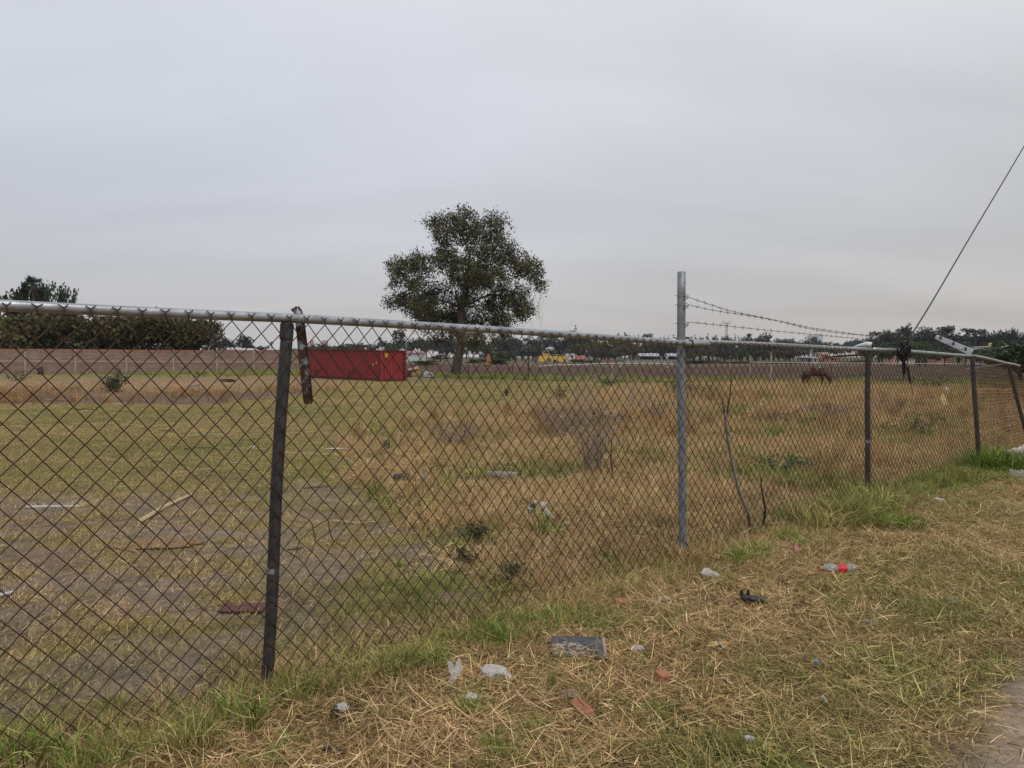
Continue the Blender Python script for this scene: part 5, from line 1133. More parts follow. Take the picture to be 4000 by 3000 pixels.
b = bld('narrow white gabled house above the horse', 3186, 262); block(b, 'wall', 3178, 3195, 1400, 262, 5, M['white_paint']); roof(b, 'roof', 3177, 3196, 1400, 1391, 262, 5, M['grey_roof'], .45); panel(b, 'door', 3184, 3188, 1400, 1415, 262, M['dark_glass']); panel(b, 'window', 3179, 3182, 1408, 1413, 262, M['dark_glass'])
b = bld('two storey pink house with a white parapet above the horse', 3222, 268); block(b, 'wall', 3204, 3240, 1381, 268, 8, M['pink']); block(b, 'parapet', 3206, 3234, 1376, 269, 5, M['white_paint'], 1381); panel(b, 'window', 3212, 3220, 1386, 1392, 268, M['dark_glass']); panel(b, 'window', 3226, 3234, 1386, 1392, 268, M['dark_glass']); panel(b, 'garage_door', 3218, 3228, 1400, 1413, 268, M['white_paint'])
b = bld('low tan house right of the pink house', 3256, 262); block(b, 'wall', 3240, 3275, 1398, 262, 7, M['pink']); panel(b, 'window', 3248, 3256, 1402, 1407, 262, M['dark_glass']); block(b, 'roof_slab', 3238, 3277, 1396, 261.5, 8, M['cream'], 1398.4)
b = bld('pink block house seen left of the cable coil', 3495, 235); block(b, 'wall', 3485, 3499, 1384, 235, 5, M['pink']); block(b, 'side_wing', 3499, 3572, 1396, 236, 6, M['cream']); panel(b, 'window', 3503, 3520, 1398, 1402, 236, M['dark_glass']); block(b, 'roof_slab', 3498, 3574, 1394, 235.5, 7, M['pink'], 1396.4)
b = bld('square brick house below the pale arm', 3712, 240); block(b, 'wall', 3700, 3725, 1363, 240, 6, M['brick_wall']); panel(b, 'window', 3706, 3712, 1367, 1373, 240, M['dark_glass']); block(b, 'roof_slab', 3699, 3726, 1361.5, 239.5, 7, M['concrete'], 1363.2)
b = bld('low house with a pale roof left of the brick house', 3680, 235); block(b, 'wall', 3662, 3699, 1379, 235, 6, M['pink']); roof(b, 'roof', 3660, 3700, 1379, 1373, 235, 6, M['white_roof'], .1); panel(b, 'window', 3670, 3676, 1382, 1388, 235, M['dark_glass'])
b = bld('white modern house with balconies and a water tank at the far right', 3895, 215); block(b, 'main_wall', 3838, 3958, 1352, 220, 9, M['white_paint']); block(b, 'wing', 3908, 3957, 1350, 215, 5, M['white_paint']); block(b, 'balcony_slab', 3834, 3882, 1374, 215, 5, M['white_paint'], 1377); block(b, 'roof_slab', 3834, 3884, 1352, 214.5, 6, M['white_paint'], 1355); panel(b, 'window', 3842, 3858, 1357, 1372, 219.9, M['dark_glass']); panel(b, 'window', 3862, 3876, 1357, 1372, 219.9, M['cream']); panel(b, 'window', 3845, 3880, 1379, 1392, 219.9, M['dark_glass']); panel(b, 'window', 3918, 3945, 1370, 1373, 215, M['dark_glass']); panel(b, 'window', 3914, 3950, 1382, 1387, 215, M['dark_glass'])
mb = MB(); c = at(3869, 1352, 222); mb.lathe([(.46, 0), (.5, .15), (.5, .75), (.4, .9), (.12, .95)], c, 12); mb.build('water_tank', M['pale_yellow'], b)
# antenna mast and high rise on the horizon
Y = 650; base = gpx(2837, Y); tw = thing('antenna_mast', 'lattice antenna mast rising above the far wood right of the tall post', 'mast', tuple(base)); Ht = at(2837, 1252, Y).z - base.z
def bar(a, b_, r_, name, root, m=M['tower']): mb = MB(); mb.tube([a, b_], r_, 4); return mb.build(name, m, root)
legs = [(math.cos(a), math.sin(a)) for a in (.5, 2.6, 4.7)]
def tw_r(t): return 1.7 - 1.1 * t
for lx, ly in legs: bar(base + Vector((lx * tw_r(0), ly * tw_r(0), 0)), base + Vector((lx * tw_r(.93), ly * tw_r(.93), Ht * .93)), .15, 'leg', tw)
mb = MB()
for i in range(16):
    t0_, t1_ = i / 16 * .93, (i + 1) / 16 * .93
    for j in range(3):
        a_, b_ = legs[j], legs[(j + 1) % 3]; mb.tube([base + Vector((a_[0] * tw_r(t0_), a_[1] * tw_r(t0_), Ht * t0_)), base + Vector((b_[0] * tw_r(t1_), b_[1] * tw_r(t1_), Ht * t1_))], .09, 4)
o = mb.build('lattice', M['tower'], tw); o['kind'] = 'stuff'
for z_, w_ in ((.93, 3.6), (.86, 2.2)):
    mb = MB(); mb.box(base + Vector((0, 0, Ht * z_)), (w_ * 1.9, 2.4, .25)); mb.build('platform', M['tower'], tw)
for k in range(5): bar(base + Vector((-3.4 + 1.7 * k, U(-1, 1), Ht * .92)), base + Vector((-3.4 + 1.7 * k, U(-1, 1), Ht * (1.0 if k != 2 else .99))), .16, 'antenna', tw)
Y = 1350; hb = thing('high_rise', 'hazy pale high rise block on the horizon at the right', 'building', tuple(gpx(3188, Y))); block(hb, 'tower', 3164, 3198, 1309, Y, 14, M['tower_flat']); block(hb, 'side_tower', 3198, 3214, 1305, Y + 3, 12, M['tower_flat'])
for r_ in range(6):
    for c_ in range(5): panel(hb, 'window', 3166 + c_ * 6.4, 3170 + c_ * 6.4, 1312 + r_ * 5, 1314.6 + r_ * 5, Y, M['tower_win'], .3)
b = thing('high_rise', 'smaller pale block just visible above the wood right of the tall post', 'building', tuple(gpx(2910, 1300))); block(b, 'tower', 2898, 2918, 1317, 1300, 12, M['tower_flat'])
for r_ in range(3):
    for c_ in range(3): panel(b, 'window', 2900 + c_ * 6, 2903 + c_ * 6, 1320 + r_ * 4, 1322 + r_ * 4, 1300, M['tower_win'], .3)
# billboards, round tank, lamp posts
for lab, a0, a1, y0, y1, m, Y in (('upright magenta billboard above the trees left of the container', 1212, 1226, 1329, 1351, 'billboard', 420), ('red lettered sign on the skyline above the container', 1260, 1282, 1330, 1343, 'billboard_red', 430)):
    b = thing('billboard', lab, 'billboard', tuple(gpx((a0 + a1) / 2, Y))); panel(b, 'board', a0, a1, y0, y1, Y, M[m], .4)
    panel(b, 'pole', (a0 + a1) / 2 - .8, (a0 + a1) / 2 + .8, y1, 1402, Y + .4, M['tower'], .3)
    for q in range(3): panel(b, 'print', a0 + 2 + q * .8, a1 - 3 - q * .6, y0 + 3 + q * (y1 - y0) / 4, y0 + 4.6 + q * (y1 - y0) / 4, Y - .45, M['print_white'], .08)
b = thing('round_tank', 'round tan tank standing among the trees above the container', 'tank', tuple(gpx(1428, 250))); mb = MB(); c = at(1428, 1363, 250); mb.lathe([(.05, -.52), (.3, -.44), (.48, -.2), (.52, 0), (.48, .2), (.3, .44), (.05, .52)], c, 14); mb.build('tank', M['tan_ball'], b, True); panel(b, 'stand', 1427.4, 1428.6, 1368, 1405, 250, M['wood_dark'], .1)
for lab, p, yt in (('lamp post above the container beside the round tank', 1442, 1350), ('tall lamp post above the right end of the container', 1587, 1344), ('lamp post between the belfry house and the big tree', 1668, 1365)):
    b = thing('lamp_post', lab, 'lamp post', tuple(gpx(p, 240))); q = gpx(p, 240); t_ = at(p, yt, 240); bar(q, t_, .09, 'pole', b, M['concrete']); mb = MB(); mb.box(t_ + Vector((.15, -.2, 0)), (.3, .6, .12)); mb.build('lamp_head', M['white_paint'], b)
# excavator
Y = 200; q = gpx(1900, Y); ex = thing('excavator', 'orange excavator with its arm raised on the far bank below the grey roofed house', 'excavator', tuple(q))
def E(px, py, dy=0): return at(px, py, Y) + Vector((0, dy, 0))
def plate(pts, thick, name, m): 
    mb = MB(); n = len(pts); f0 = [E(*p, -thick / 2) for p in pts]; f1 = [E(*p, thick / 2) for p in pts]; mb.add(f0 + f1, [tuple(range(n)), tuple(range(2 * n - 1, n - 1, -1))] + [(i, n + i, n + (i + 1) % n, (i + 1) % n) for i in range(n)]); return mb.build(name, m, ex)
plate([(1899, 1424), (1903, 1398), (1905, 1382), (1908, 1381), (1910, 1399), (1907, 1423)], .5, 'boom', M['excavator']); plate([(1908, 1381), (1913, 1384), (1915, 1404), (1911, 1405)], .4, 'stick', M['excavator']); plate([(1910, 1404), (1917, 1404), (1918, 1412), (1912, 1414), (1908, 1409)], .7, 'bucket', M['excavator'])
plate([(1886, 1426), (1886, 1416), (1893, 1414), (1896, 1419), (1915, 1419), (1915, 1426)], 1.9, 'body', M['excavator']); plate([(1893, 1415), (1894, 1410), (1899, 1410), (1900, 1418)], 1.3, 'cab', M['dark_glass']); plate([(1884, 1431), (1883, 1428), (1886, 1426), (1915, 1426), (1918, 1428), (1917, 1431)], 2.2, 'track', M['black'])
# small tractor at the foot of the yellow building
q = at(2172, 1421, 300); q.z = h1(q.x, 300); tr = thing('tractor', 'tiny pale tractor on the field in front of the yellow building', 'tractor', tuple(q))
mb = MB(); mb.box(q + Vector((.1, 0, .75)), (1.9, .7, .5)); mb.build('bonnet', M['concrete'], tr); mb = MB(); mb.box(q + Vector((-.5, 0, 1.35)), (.8, .9, .9)); mb.build('cab', M['white_paint'], tr)
for dx, r_ in ((-.6, .55), (.75, .35)):
    for sg in (-.5, .5): mb = MB(); mb.lathe([(r_, -.12), (r_, .12)], n=12, M=Matrix.Translation(q + Vector((dx, sg, r_))) @ Matrix.Rotation(math.pi / 2, 4, 'X')); mb.build('wheel', M['black'], tr)
# irrigation pipe across the field
pts = [(1950, 1437), (2080, 1434), (2170, 1425), (2260, 1425), (2340, 1420), (2400, 1419.5), (2560, 1419.5), (2650, 1423)]
q = [at(p, y_, 195) for p, y_ in pts]; ip = thing('irrigation_pipe', 'long white irrigation pipe on stands crossing the ploughed field left of the tall post', 'pipe', tuple(gpx(2300, 195))); mb = MB(); mb.tube(q, .09, 6); mb.build('pipe', M['pipe'], ip, True)
for v in q: bar(Vector((v.x, v.y, h1(v.x, v.y) - .1)), v, .05, 'stand', ip, M['concrete'])
pts = [(2930, 1415), (3060, 1416.5), (3200, 1417.5), (3400, 1418.5), (3600, 1420), (3800, 1422), (4050, 1425)]
q = [at(p, y_, 190) for p, y_ in pts]; ip = thing('irrigation_pipe', 'long white irrigation pipe running behind the horse to the right edge', 'pipe', tuple(gpx(3300, 190))); mb = MB(); mb.tube(q, .09, 6); mb.build('pipe', M['pipe'], ip, True)
for v in q: bar(Vector((v.x, v.y, h1(v.x, v.y) - .1)), v, .05, 'stand', ip, M['concrete'])
# egrets feeding on the ploughed land
def egret(px, py, label):
    b = gp(px, py); Y = b.y
    e = thing('egret', label, 'bird', tuple(b), 'white egrets on the ploughed field'); s_ = 1.0
    mb = MB(); mb.tube([b + Vector((-.18, 0, .34)), b + Vector((-.08, 0, .38)), b + Vector((.06, 0, .42)), b + Vector((.14, 0, .48)), b + Vector((.16, 0, .6)), b + Vector((.13, 0, .7)), b + Vector((.19, 0, .74)), b + Vector((.30, 0, .72))], [.02, .09, .10, .06, .028, .025, .035, .005], 8); mb.build('body', M['egret'], e, True)
    for sg in (-.03, .03): bar(b + Vector((0, sg, 0)), b + Vector((.01, sg, .36)), .012, 'leg', e, M['black'])
for p, y_, l in ((2423, 1439, 'white egret in the furrows left of the tall post, below the pipe'), (2366, 1441, 'small white egret left of the tall pale field post'), (3202, 1444, 'white egret standing beyond the horse'), (2606, 1443, 'white egret on the ploughed soil just left of the tall post')): egret(p, y_, l)

# ------------------------------------------------------------------ field posts
fpn = [(1593, 1478, 1440, .05, 'wood_dark', 'dark field post at the right foot of the container'), (1830, 1470, 1428, .06, 'wood_dark', 'dark wooden field post just right of the big tree'), (1934, 1482, 1448, .06, 'wood_dark', 'short dark field post, second right of the big tree'), (2001, 1473, 1426, .06, 'wood_dark', 'dark field post left of the tallest dark one'), (2063, 1484, 1408, .07, 'wood_dark', 'tallest dark field post below the yellow building'),
       (2154, 1487, 1437, .065, 'wood_grey', 'pale grey field post right of the tallest dark one'), (2391, 1487, 1419, .09, 'concrete', 'tall pale concrete field post halfway to the tall fence post'), (2505, 1490, 1455, .12, 'wood_grey', 'short thick weathered post left of the tall fence post'), (2850, 1462, 1388, .06, 'concrete', 'thin pale field post right of the bare tree'),
       (2929, 1474, 1389, .08, 'concrete', 'pale concrete post at the start of the right pipe'), (3010, 1494, 1376, .09, 'concrete', 'tall pale concrete post left of the horse'), (3246, 1482, 1412, .035, 'wood_dark', 'thin dark stake just behind the horse head'), (3088, 1478, 1420, .03, 'wood_dark', 'thin dark stake left of the horse tail')]
for p, yb, yt, r_, m, l in fpn:
    b = gp(p, yb); t_ = at(p + U(-3, 3), yt, b.y); mb = MB(); mb.tube([b - Vector((0, 0, .1)), b.lerp(t_, .5) + Vector((U(-.02, .02), 0, 0)), t_ - Vector((0, 0, .03)), t_], [r_ * 1.05, r_, r_ * .95, r_ * .7], 8)
    tag(mb.build('field_post', M[m]), l, 'post', 'posts along the ploughed field')
b = gp(1940, 1474); mb = MB(); t_ = at(1972, 1436, b.y); mb.tube([b, b.lerp(t_, .6), t_], [.06, .05, .03], 6); tag(mb.build('field_post', M['wood_dark']), 'leaning broken stake between two dark field posts', 'post', 'posts along the ploughed field')

# ------------------------------------------------------------------ horse grazing
def skin_mesh(name, verts, edges, radii, m, parent, sub=2, root=0):
    me = bpy.data.meshes.new(name); me.from_pydata([tuple(v) for v in verts], edges, []); o = bpy.data.objects.new(name, me); C.objects.link(o); o.parent = parent
    md = o.modifiers.new('skin', 'SKIN'); md.use_smooth_shade = True
    for i, r_ in enumerate(radii): me.skin_vertices[0].data[i].radius = (r_, r_) if not hasattr(r_, '__len__') else r_
    me.skin_vertices[0].data[root].use_root = True
    o.modifiers.new('sub', 'SUBSURF').levels = sub; o.modifiers['sub'].render_levels = sub
    me.materials.append(m)
    dg = bpy.context.evaluated_depsgraph_get(); dg.update(); ev = bpy.data.meshes.new_from_object(o.evaluated_get(dg)); o.modifiers.clear(); o.data = ev; ev.name = name
    if not len(ev.materials): ev.materials.append(m)
    ev.polygons.foreach_set('use_smooth', [True] * len(ev.polygons)); return o
hb_ = gp(3182, 1507); root = thing('horse', 'bay horse with black tail and mane grazing on the dry field at the right', 'horse', tuple(hb_))
k_ = (3236 - 3128) * hb_.y / FPX / 2.05
V = [(-.50, 0, 1.02), (-.25, 0, 1.05), (.05, 0, .97), (.32, 0, .99), (.52, 0, 1.06), (.70, 0, .98), (.92, 0, .74), (1.08, 0, .52), (1.14, 0, .42), (1.20, 0, .26), (1.20, 0, .12)]
Rr = [.22, .31, .335, .33, .28, .20, .15, .12, .12, .085, .06]; Eg = [(i, i + 1) for i in range(10)]
def addleg(par_, pts, rr):
    p = par_
    for q, r_ in zip(pts, rr): V.append(q); Rr.append(r_); Eg.append((p, len(V) - 1)); p = len(V) - 1
for sy, dx in ((-.13, 0.0), (.13, -.16)):
    addleg(0, [(-.50 + dx, sy, .78), (-.44 + dx, sy, .60), (-.60 + dx, sy, .42), (-.57 + dx, sy, .20), (-.53 + dx, sy, .07), (-.48 + dx, sy, .01)], [.17, .11, .07, .045, .05, .06])
for sy, dx in ((-.12, .02), (.12, .14)):
    addleg(4, [(.46 + dx, sy, .78), (.47 + dx, sy, .58), (.48 + dx, sy, .40), (.47 + dx, sy, .20), (.47 + dx, sy, .07), (.50 + dx, sy, .01)], [.14, .10, .065, .045, .05, .06])
V = [(a * k_, b_ * k_, c_ * k_) for a, b_, c_ in V]; Rr = [r_ * k_ for r_ in Rr]
skin_mesh('body', V, Eg, Rr, M['horse'], root, 2, 2)
T = [(-.66, 0, 1.10), (-.80, 0, 1.0), (-.86, 0, .75), (-.86, 0, .45), (-.82, 0, .15)]
mb = MB(); mb.tube([tuple(c * k_ for c in p) for p in T], [.05 * k_, .075 * k_, .10 * k_, .095 * k_, .03 * k_], 8); o = mb.build('tail', M['horse_dark'], None, True); o.parent = root
mb = MB(); mb.tube([tuple(c * k_ for c in p) for p in ((.52, 0, 1.30), (.72, 0, 1.16), (.92, 0, .92), (1.06, 0, .66))], [.03 * k_, .06 * k_, .06 * k_, .03 * k_], 6); o = mb.build('mane', M['horse_dark'], None, True); o.parent = root
for sy in (-.07, .07): mb = MB(); mb.tube([tuple(c * k_ for c in p) for p in ((1.04, sy, .58), (1.02, sy * 1.5, .68), (1.01, sy * 1.4, .73))], [.035 * k_, .03 * k_, .006 * k_], 5); o = mb.build('ear', M['horse'], None, True); o.parent = root

# ------------------------------------------------------------------ shrubs, dead bushes, sticks in the field
def bushy(px, py, hpx, wpx, lm, label, n=420, stems=8, name='shrub', lsz=.05):
    b = gp(px, py); h = hpx * b.y / FPX; w = wpx * b.y / FPX; root = thing(name, label, 'shrub', tuple(b)); mb = MB(); cs = []
    for _ in range(stems):
        a = U(0, 6.28); r_ = w * .5 * math.sqrt(random.random()); tp = Vector((math.cos(a) * r_, math.sin(a) * r_, h * U(.55, 1.0) * (1 - .35 * (r_ / (w * .5)) ** 2))); mb.tube([(0, 0, -.03), tp * .5 + Vector((0, 0, h * .08)), tp], [.012 * h + .004, .008 * h + .003, .003], 4, False)
        for _ in range(n // stems): t = U(.35, 1.05); cs.append(np.array(tp) * t + rng.normal(size=3) * h * .10)
    o = mb.build('stems', M['twig'], None); o.parent = root; o['kind'] = 'stuff'
    cs = np.array(cs); cs[:, 2] = np.clip(cs[:, 2], .02, None)
    v, f, bc = leaf_quads(cs, lsz, .5, aspect=.4); add_part(root, 'foliage', np_mesh('foliage', v, f, bc, LEAF[lm])); return root
bushy(455, 1532, 95, 110, 'weed', 'grey green shrub standing alone in the weeds before the brick wall', 700, 9, lsz=.075)
bushy(1852, 2128, 95, 120, 'weed', 'small dark green weed bush at the middle of the fence', 420, 12, 'weed', .016); bushy(2010, 2275, 90, 190, 'weed', 'sprawling dark weed by the fence foot left of the tall post', 500, 14, 'weed', .013)
bushy(1800, 2200, 60, 150, 'weed', 'low dark weed left of the sprawling one', 300, 12, 'weed', .013); bushy(1512, 1760, 50, 40, 'green', 'single dark green weed left of the dry grass', 120, 6, 'weed', .025)
bushy(60, 1490, 45, 120, 'green', 'green weed clump near the left edge before the wall', 260, 9, lsz=.07); bushy(780, 1470, 25, 60, 'green', 'small green weed clump by the wall right of the shrub', 160, 8, lsz=.07)
bushy(3620, 1520, 70, 260, 'green', 'broad dark green weed patch behind the fence at the right', 900, 16, lsz=.05); bushy(3500, 1500, 40, 260, 'green', 'green weed patch below the cable coil', 600, 16, lsz=.05); bushy(3350, 1478, 26, 200, 'green', 'light green weed patch right of the horse', 500, 16, lsz=.06)
bushy(2380, 1508, 38, 150, 'green', 'bright green low clump left of the tall post before the plough', 420, 14, lsz=.05); bushy(2640, 1545, 95, 150, 'weed', 'pale green tall weed close behind the tall post', 420, 14, lsz=.045); bushy(2750, 1540, 60, 190, 'weed', 'pale weed right of the tall post', 420, 14, lsz=.045)
bushy(3060, 1660, 55, 300, 'green', 'green weed drift in the dry grass right of the tall post', 520, 16, lsz=.03); bushy(3060, 1850, 90, 330, 'green', 'larger green weed drift between tall post and brown post', 620, 18, lsz=.022); bushy(3560, 1700, 90, 330, 'green', 'green weed drift beyond the fence right of the brown post', 620, 18, lsz=.026)
bushy(2330, 1650, 45, 330, 'green', 'green weeds at the foot of the dead bush', 620, 18, lsz=.03)
def spiky(px, py, hpx, label, n=16, m='wood_dark', spread=.8, name='dead_weed', thick=.012):
    b = gp(px, py); h = hpx * b.y / FPX; root = thing(name, label, 'weed', tuple(b))
    for _ in range(n):
        a = U(0, 6.28); sp = U(.05, spread); mb = MB(); l_ = h * U(.6, 1.0); d = Vector((math.cos(a) * sp, math.sin(a) * sp, 1)).normalized(); e = d * l_; q = e * .55 + Vector((U(-.05, .05), U(-.05, .05), 0)) * h
        mb.tube([(0, 0, -.02), q, e], [thick, thick * .75, thick * .25], 4, False)
        for _ in range(3): t = U(.4, .9); c = e * t; mb.tube([c, c + Vector((U(-.2, .2), U(-.2, .2), U(.05, .25))) * h], [thick * .5, thick * .2], 3, False)
        o = mb.build('stem', M[m], None); o.parent = root
    return root
spiky(1978, 1548, 40, 'small dark spiky weed alone on the green lawn', 14, 'wood_dark', 1.0, thick=.016)
spiky(2190, 1565, 60, 'dark spiky weed left of the dead bush', 16, 'wood_dark', 1.0, thick=.014)
for p, y_, h_, l in ((2250, 1600, 150, 'tall pale dead stalks behind the dead bush, left clump'), (2310, 1590, 150, 'tall pale dead stalks behind the dead bush, middle clump'), (2470, 1585, 140, 'tall pale dead stalks left of the tall post'), (2540, 1580, 110, 'thin pale stalks just left of the tall post')): spiky(p, y_, h_, l, 9, 'reed', .35, 'dead_stalks', .012)
def deadbush(px, py, hpx, wpx, label, n=60):
    b = gp(px, py); h = hpx * b.y / FPX; w = wpx * b.y / FPX; root = thing('dead_bush', label, 'shrub', tuple(b)); mb = MB()
    for _ in range(n):
        a = U(0, 6.28); r_ = w * .5 * math.sqrt(random.random()); tp = Vector((math.cos(a) * r_, math.sin(a) * r_, h * U(.45, 1))); s0 = Vector((U(-.1, .1) * w, U(-.1, .1) * w, -.02)); mid = s0.lerp(tp, .5) + Vector((U(-.1, .1), U(-.1, .1), .15)) * h
        mb.tube([s0, mid, tp], [.004, .003, .0014], 3, False)
        for _ in range(7): c = s0.lerp(tp, U(.3, 1)); mb.tube([c, c + Vector((U(-.3, .3), U(-.3, .3), U(-.12, .3))) * h * .6], [.0018, .001], 3, False)
    o = mb.build('twigs', M['twig'], None); o.parent = root; o['kind'] = 'stuff'
    cs = in_lobes([(0, 0, h * .4, w * .4, w * .4, h * .3)], 90); v, f, bc = leaf_quads(cs, .02, .5); add_part(root, 'dry_leaves', np_mesh('dry_leaves', v, f, bc, LEAF['brown'])); return root
deadbush(2310, 1850, 370, 420, 'large grey dead bush in the dry grass left of the tall post', 62); deadbush(2200, 1700, 170, 330, 'lower dead brush behind the large dead bush', 60); deadbush(1780, 1740, 110, 330, 'brown dead brush left of the large dead bush', 60); deadbush(2560, 1640, 110, 260, 'dead brush just left of the tall post', 50)
deadbush(3250, 1640, 90, 330, 'dead brush left of the brown fence post', 60); deadbush(3480, 1620, 80, 300, 'dead brush right of the brown fence post', 50); deadbush(720, 1580, 45, 420, 'brown dead brush in the left weeds', 70); deadbush(180, 1560, 45, 420, 'brown dead brush near the left edge', 70); deadbush(1000, 1560, 35, 240, 'brown dead brush left of the dark post', 50)
# branch leaning on the fence and its thinner companion
b = gp(2952, 2095) - n3d * .06; root = thing('leaning_branch', 'forked dry branch leaning on the fence right of the tall post', 'branch', tuple(b)); mb = MB()
P = [b] + [fp(x_, y_, -.03) for x_, y_ in ((2925, 2010), (2890, 1930), (2865, 1830), (2845, 1730), (2834, 1640), (2832, 1605))]; mb.tube(P, [.017, .016, .0145, .014, .0135, .013, .010], 7); mb.build('stem', M['wood_grey'], root, True)
mb = MB(); mb.tube([fp(2836, 1632, -.03), fp(2842, 1600, -.03), fp(2852, 1545, -.03), fp(2857, 1480, -.03), fp(2850, 1440, -.03)], [.009, .008, .007, .0045, .003], 5); mb.build('fork', M['rust'], root, True); mb = MB(); mb.tube([fp(2832, 1612, -.03), fp(2824, 1585, -.03), fp(2822, 1570, -.03)], [.009, .006, .003], 5); mb.build('fork', M['wood_dark'], root, True)
b = gp(2998, 2070) - n3d * .05; mb = MB(); mb.tube([b, fp(2990, 1990, -.03), fp(2976, 1920, -.03), fp(2972, 1865, -.03)], [.012, .010, .008, .004], 6); tag(mb.build('stick', M['wood_dark']), 'short dark stick standing beside the forked branch', 'stick')
b = gp(2395, 1870); mb = MB(); mb.tube([b, b + Vector((-.03, 0, .25)), b + Vector((-.02, 0, .55))], [.014, .012, .005], 5); tag(mb.build('stick', M['rust']), 'short reddish stump of a dead stem right of the dead bush', 'stick')

# ------------------------------------------------------------------ litter
def rock(name, px, py, wpx, hpx, m, label, cat, seed=0, depth=None, flat=.7, sub=3, rough=.28, sink=.3):
    """a broken lump sized from its width and height in the photo, resting on the ground"""
    b = gp(px, py); s_ = b.y / FPX; w = wpx * s_; h = max(hpx * s_ * flat, .012); dpt = depth or w * .75
    bm = bmesh.new(); bmesh.ops.create_icosphere(bm, subdivisions=sub, radius=.5)
    for v in bm.verts:
        n_ = mnoise.noise((v.co.x * 2.2 + seed, v.co.y * 2.2, v.co.z * 2.2 + seed * 3)); n_ += .45 * mnoise.noise(v.co * 6.5 + Vector((seed, 0, 0))); v.co *= 1 + rough * n_ * 1.6
        for ax in range(3): v.co[ax] = max(-.40, min(.40, v.co[ax]))
        v.co = Vector((v.co.x * w * 1.2, v.co.y * dpt * 1.2, v.co.z * h * 1.2))
    me = bpy.data.meshes.new(name); bm.to_mesh(me); bm.free(); me.materials.append(m); o = bpy.data.objects.new(name, me); C.objects.link(o)
    o.location = (b.x, b.y, b.z + h * (.5 - sink) + .012); o.rotation_euler = (U(-.12, .12), U(-.12, .12), U(-.4, .4)); return tag(o, label, cat)
def brick(px, py, L_, Wd, Ht, yaw, m, label, roll=(0, 0), name='brick', lift=.005, cat='brick'):
    b = gp(px, py); bm = bmesh.new(); bmesh.ops.create_cube(bm, size=1); bmesh.ops.subdivide_edges(bm, edges=bm.edges[:], cuts=3, use_grid_fill=True)
    for v in bm.verts:
        v.co = Vector((v.co.x * L_, v.co.y * Wd, v.co.z * Ht)); n_ = mnoise.noise(v.co * 22 + Vector((px, py, 0))); c_ = sum(abs(v.co[i]) > .49 * (L_, Wd, Ht)[i] for i in range(3)); v.co *= 1 + .05 * n_ - (.055 if c_ == 3 else .02 if c_ == 2 else 0)
    me = bpy.data.meshes.new(name); bm.to_mesh(me); bm.free(); me.materials.append(m); o = bpy.data.objects.new(name, me); C.objects.link(o); o.location = (b.x, b.y, b.z + Ht / 2 + lift - .012); o.rotation_euler = (roll[0], roll[1], yaw); return tag(o, label, cat)
# dusty black slab
b = gp(2262, 2560); root = thing('laminate_slab', 'dusty black laminate slab lying on the straw in the foreground', 'slab', tuple(b)); sw = 215 * b.y / FPX; sd = .20; Ms = Matrix.Translation(b + Vector((0, .02, .035))) @ Matrix.Rotation(R(-3), 4, 'Z') @ Matrix.Rotation(R(9), 4, 'X')
def sl(x0, x1, y0, y1, z0, z1, m, name): mb = MB(); mb.box(((x0 + x1) / 2, (y0 + y1) / 2, (z0 + z1) / 2), (x1 - x0, y1 - y0, z1 - z0)); mb.v = [tuple(Ms @ Vector(v)) for v in mb.v]; return mb.build(name, m, root)
sl(-sw / 2, sw / 2, -sd / 2, sd / 2, -.028, 0, M['slab_side'], 'board'); sl(-sw / 2 - .001, sw / 2 - .016, -sd / 2 - .001, sd / 2, .0005, .006, M['slab'], 'laminate_face'); sl(sw / 2 - .015, sw / 2 + .001, -sd / 2 - .001, sd / 2, .0005, .005, M['slab_edge'], 'raw_edge')
dust = mat('slab_dust', (.30, .24, .19), .95, var=.25, vscale=40)
nt = dust.node_tree; pz = nt.nodes.new('ShaderNodeTexNoise'); pz.inputs['Scale'].default_value = 55; pz.inputs['Detail'].default_value = 8; tcx = nt.nodes.new('ShaderNodeTexCoord'); nt.links.new(tcx.outputs['Object'], pz.inputs['Vector'])
rpx = nt.nodes.new('ShaderNodeValToRGB'); rpx.color_ramp.elements[0].position = .47; rpx.color_ramp.elements[1].position = .56; nt.links.new(pz.outputs['Fac'], rpx.inputs[0]); nt.links.new(rpx.outputs[0], nt.nodes['Principled BSDF'].inputs['Alpha'])
mb = MB(); pts = [(-sw / 2 + .004, -sd / 2 + .003), (.09, -sd / 2 + .003), (.05, -.02), (.0, .03), (-.07, .045), (-sw / 2 + .004, .01)]; mb.add([Ms @ Vector((p[0], p[1], .0072)) for p in pts], [tuple(range(6))]); mb.build('dust', dust, root)
rock('concrete_chunk', 1934, 2650, 112, 100, M['rubble'], 'pale crumbling concrete chunk in the straw left of the black slab', 'rubble', 3, depth=.13, flat=.5)
rock('concrete_chunk', 1835, 2745, 60, 45, M['rubble'], 'small pale concrete lump half hidden beside a green tuft', 'rubble', 5, flat=.6)
brick(2228, 2738, .075, .070, .045, R(20), M['brick_dull'], 'dusty broken brick end lying behind the red one', (.1, .05)); brick(2276, 2790, .105, .06, .045, R(-62), M['brick'], 'cracked reddish brick piece in the near straw', (.05, .12))
brick(2588, 2680, .065, .062, .07, R(25), M['brick'], 'half brick standing upright right of the black slab', (.15, .1)); brick(2422, 2372, .075, .05, .055, R(35), M['brick'], 'bright orange brick fragment sunk in grass above the slab', (.4, .2)); brick(2113, 2662, .04, .035, .025, R(40), M['brick_dull'], 'tiny pale brick chip left of the half brick', (.2, .1)); brick(2515, 2615, .022, .02, .02, 0, M['brick'], 'tiny orange brick crumb below the grey stone', (.2, .3))
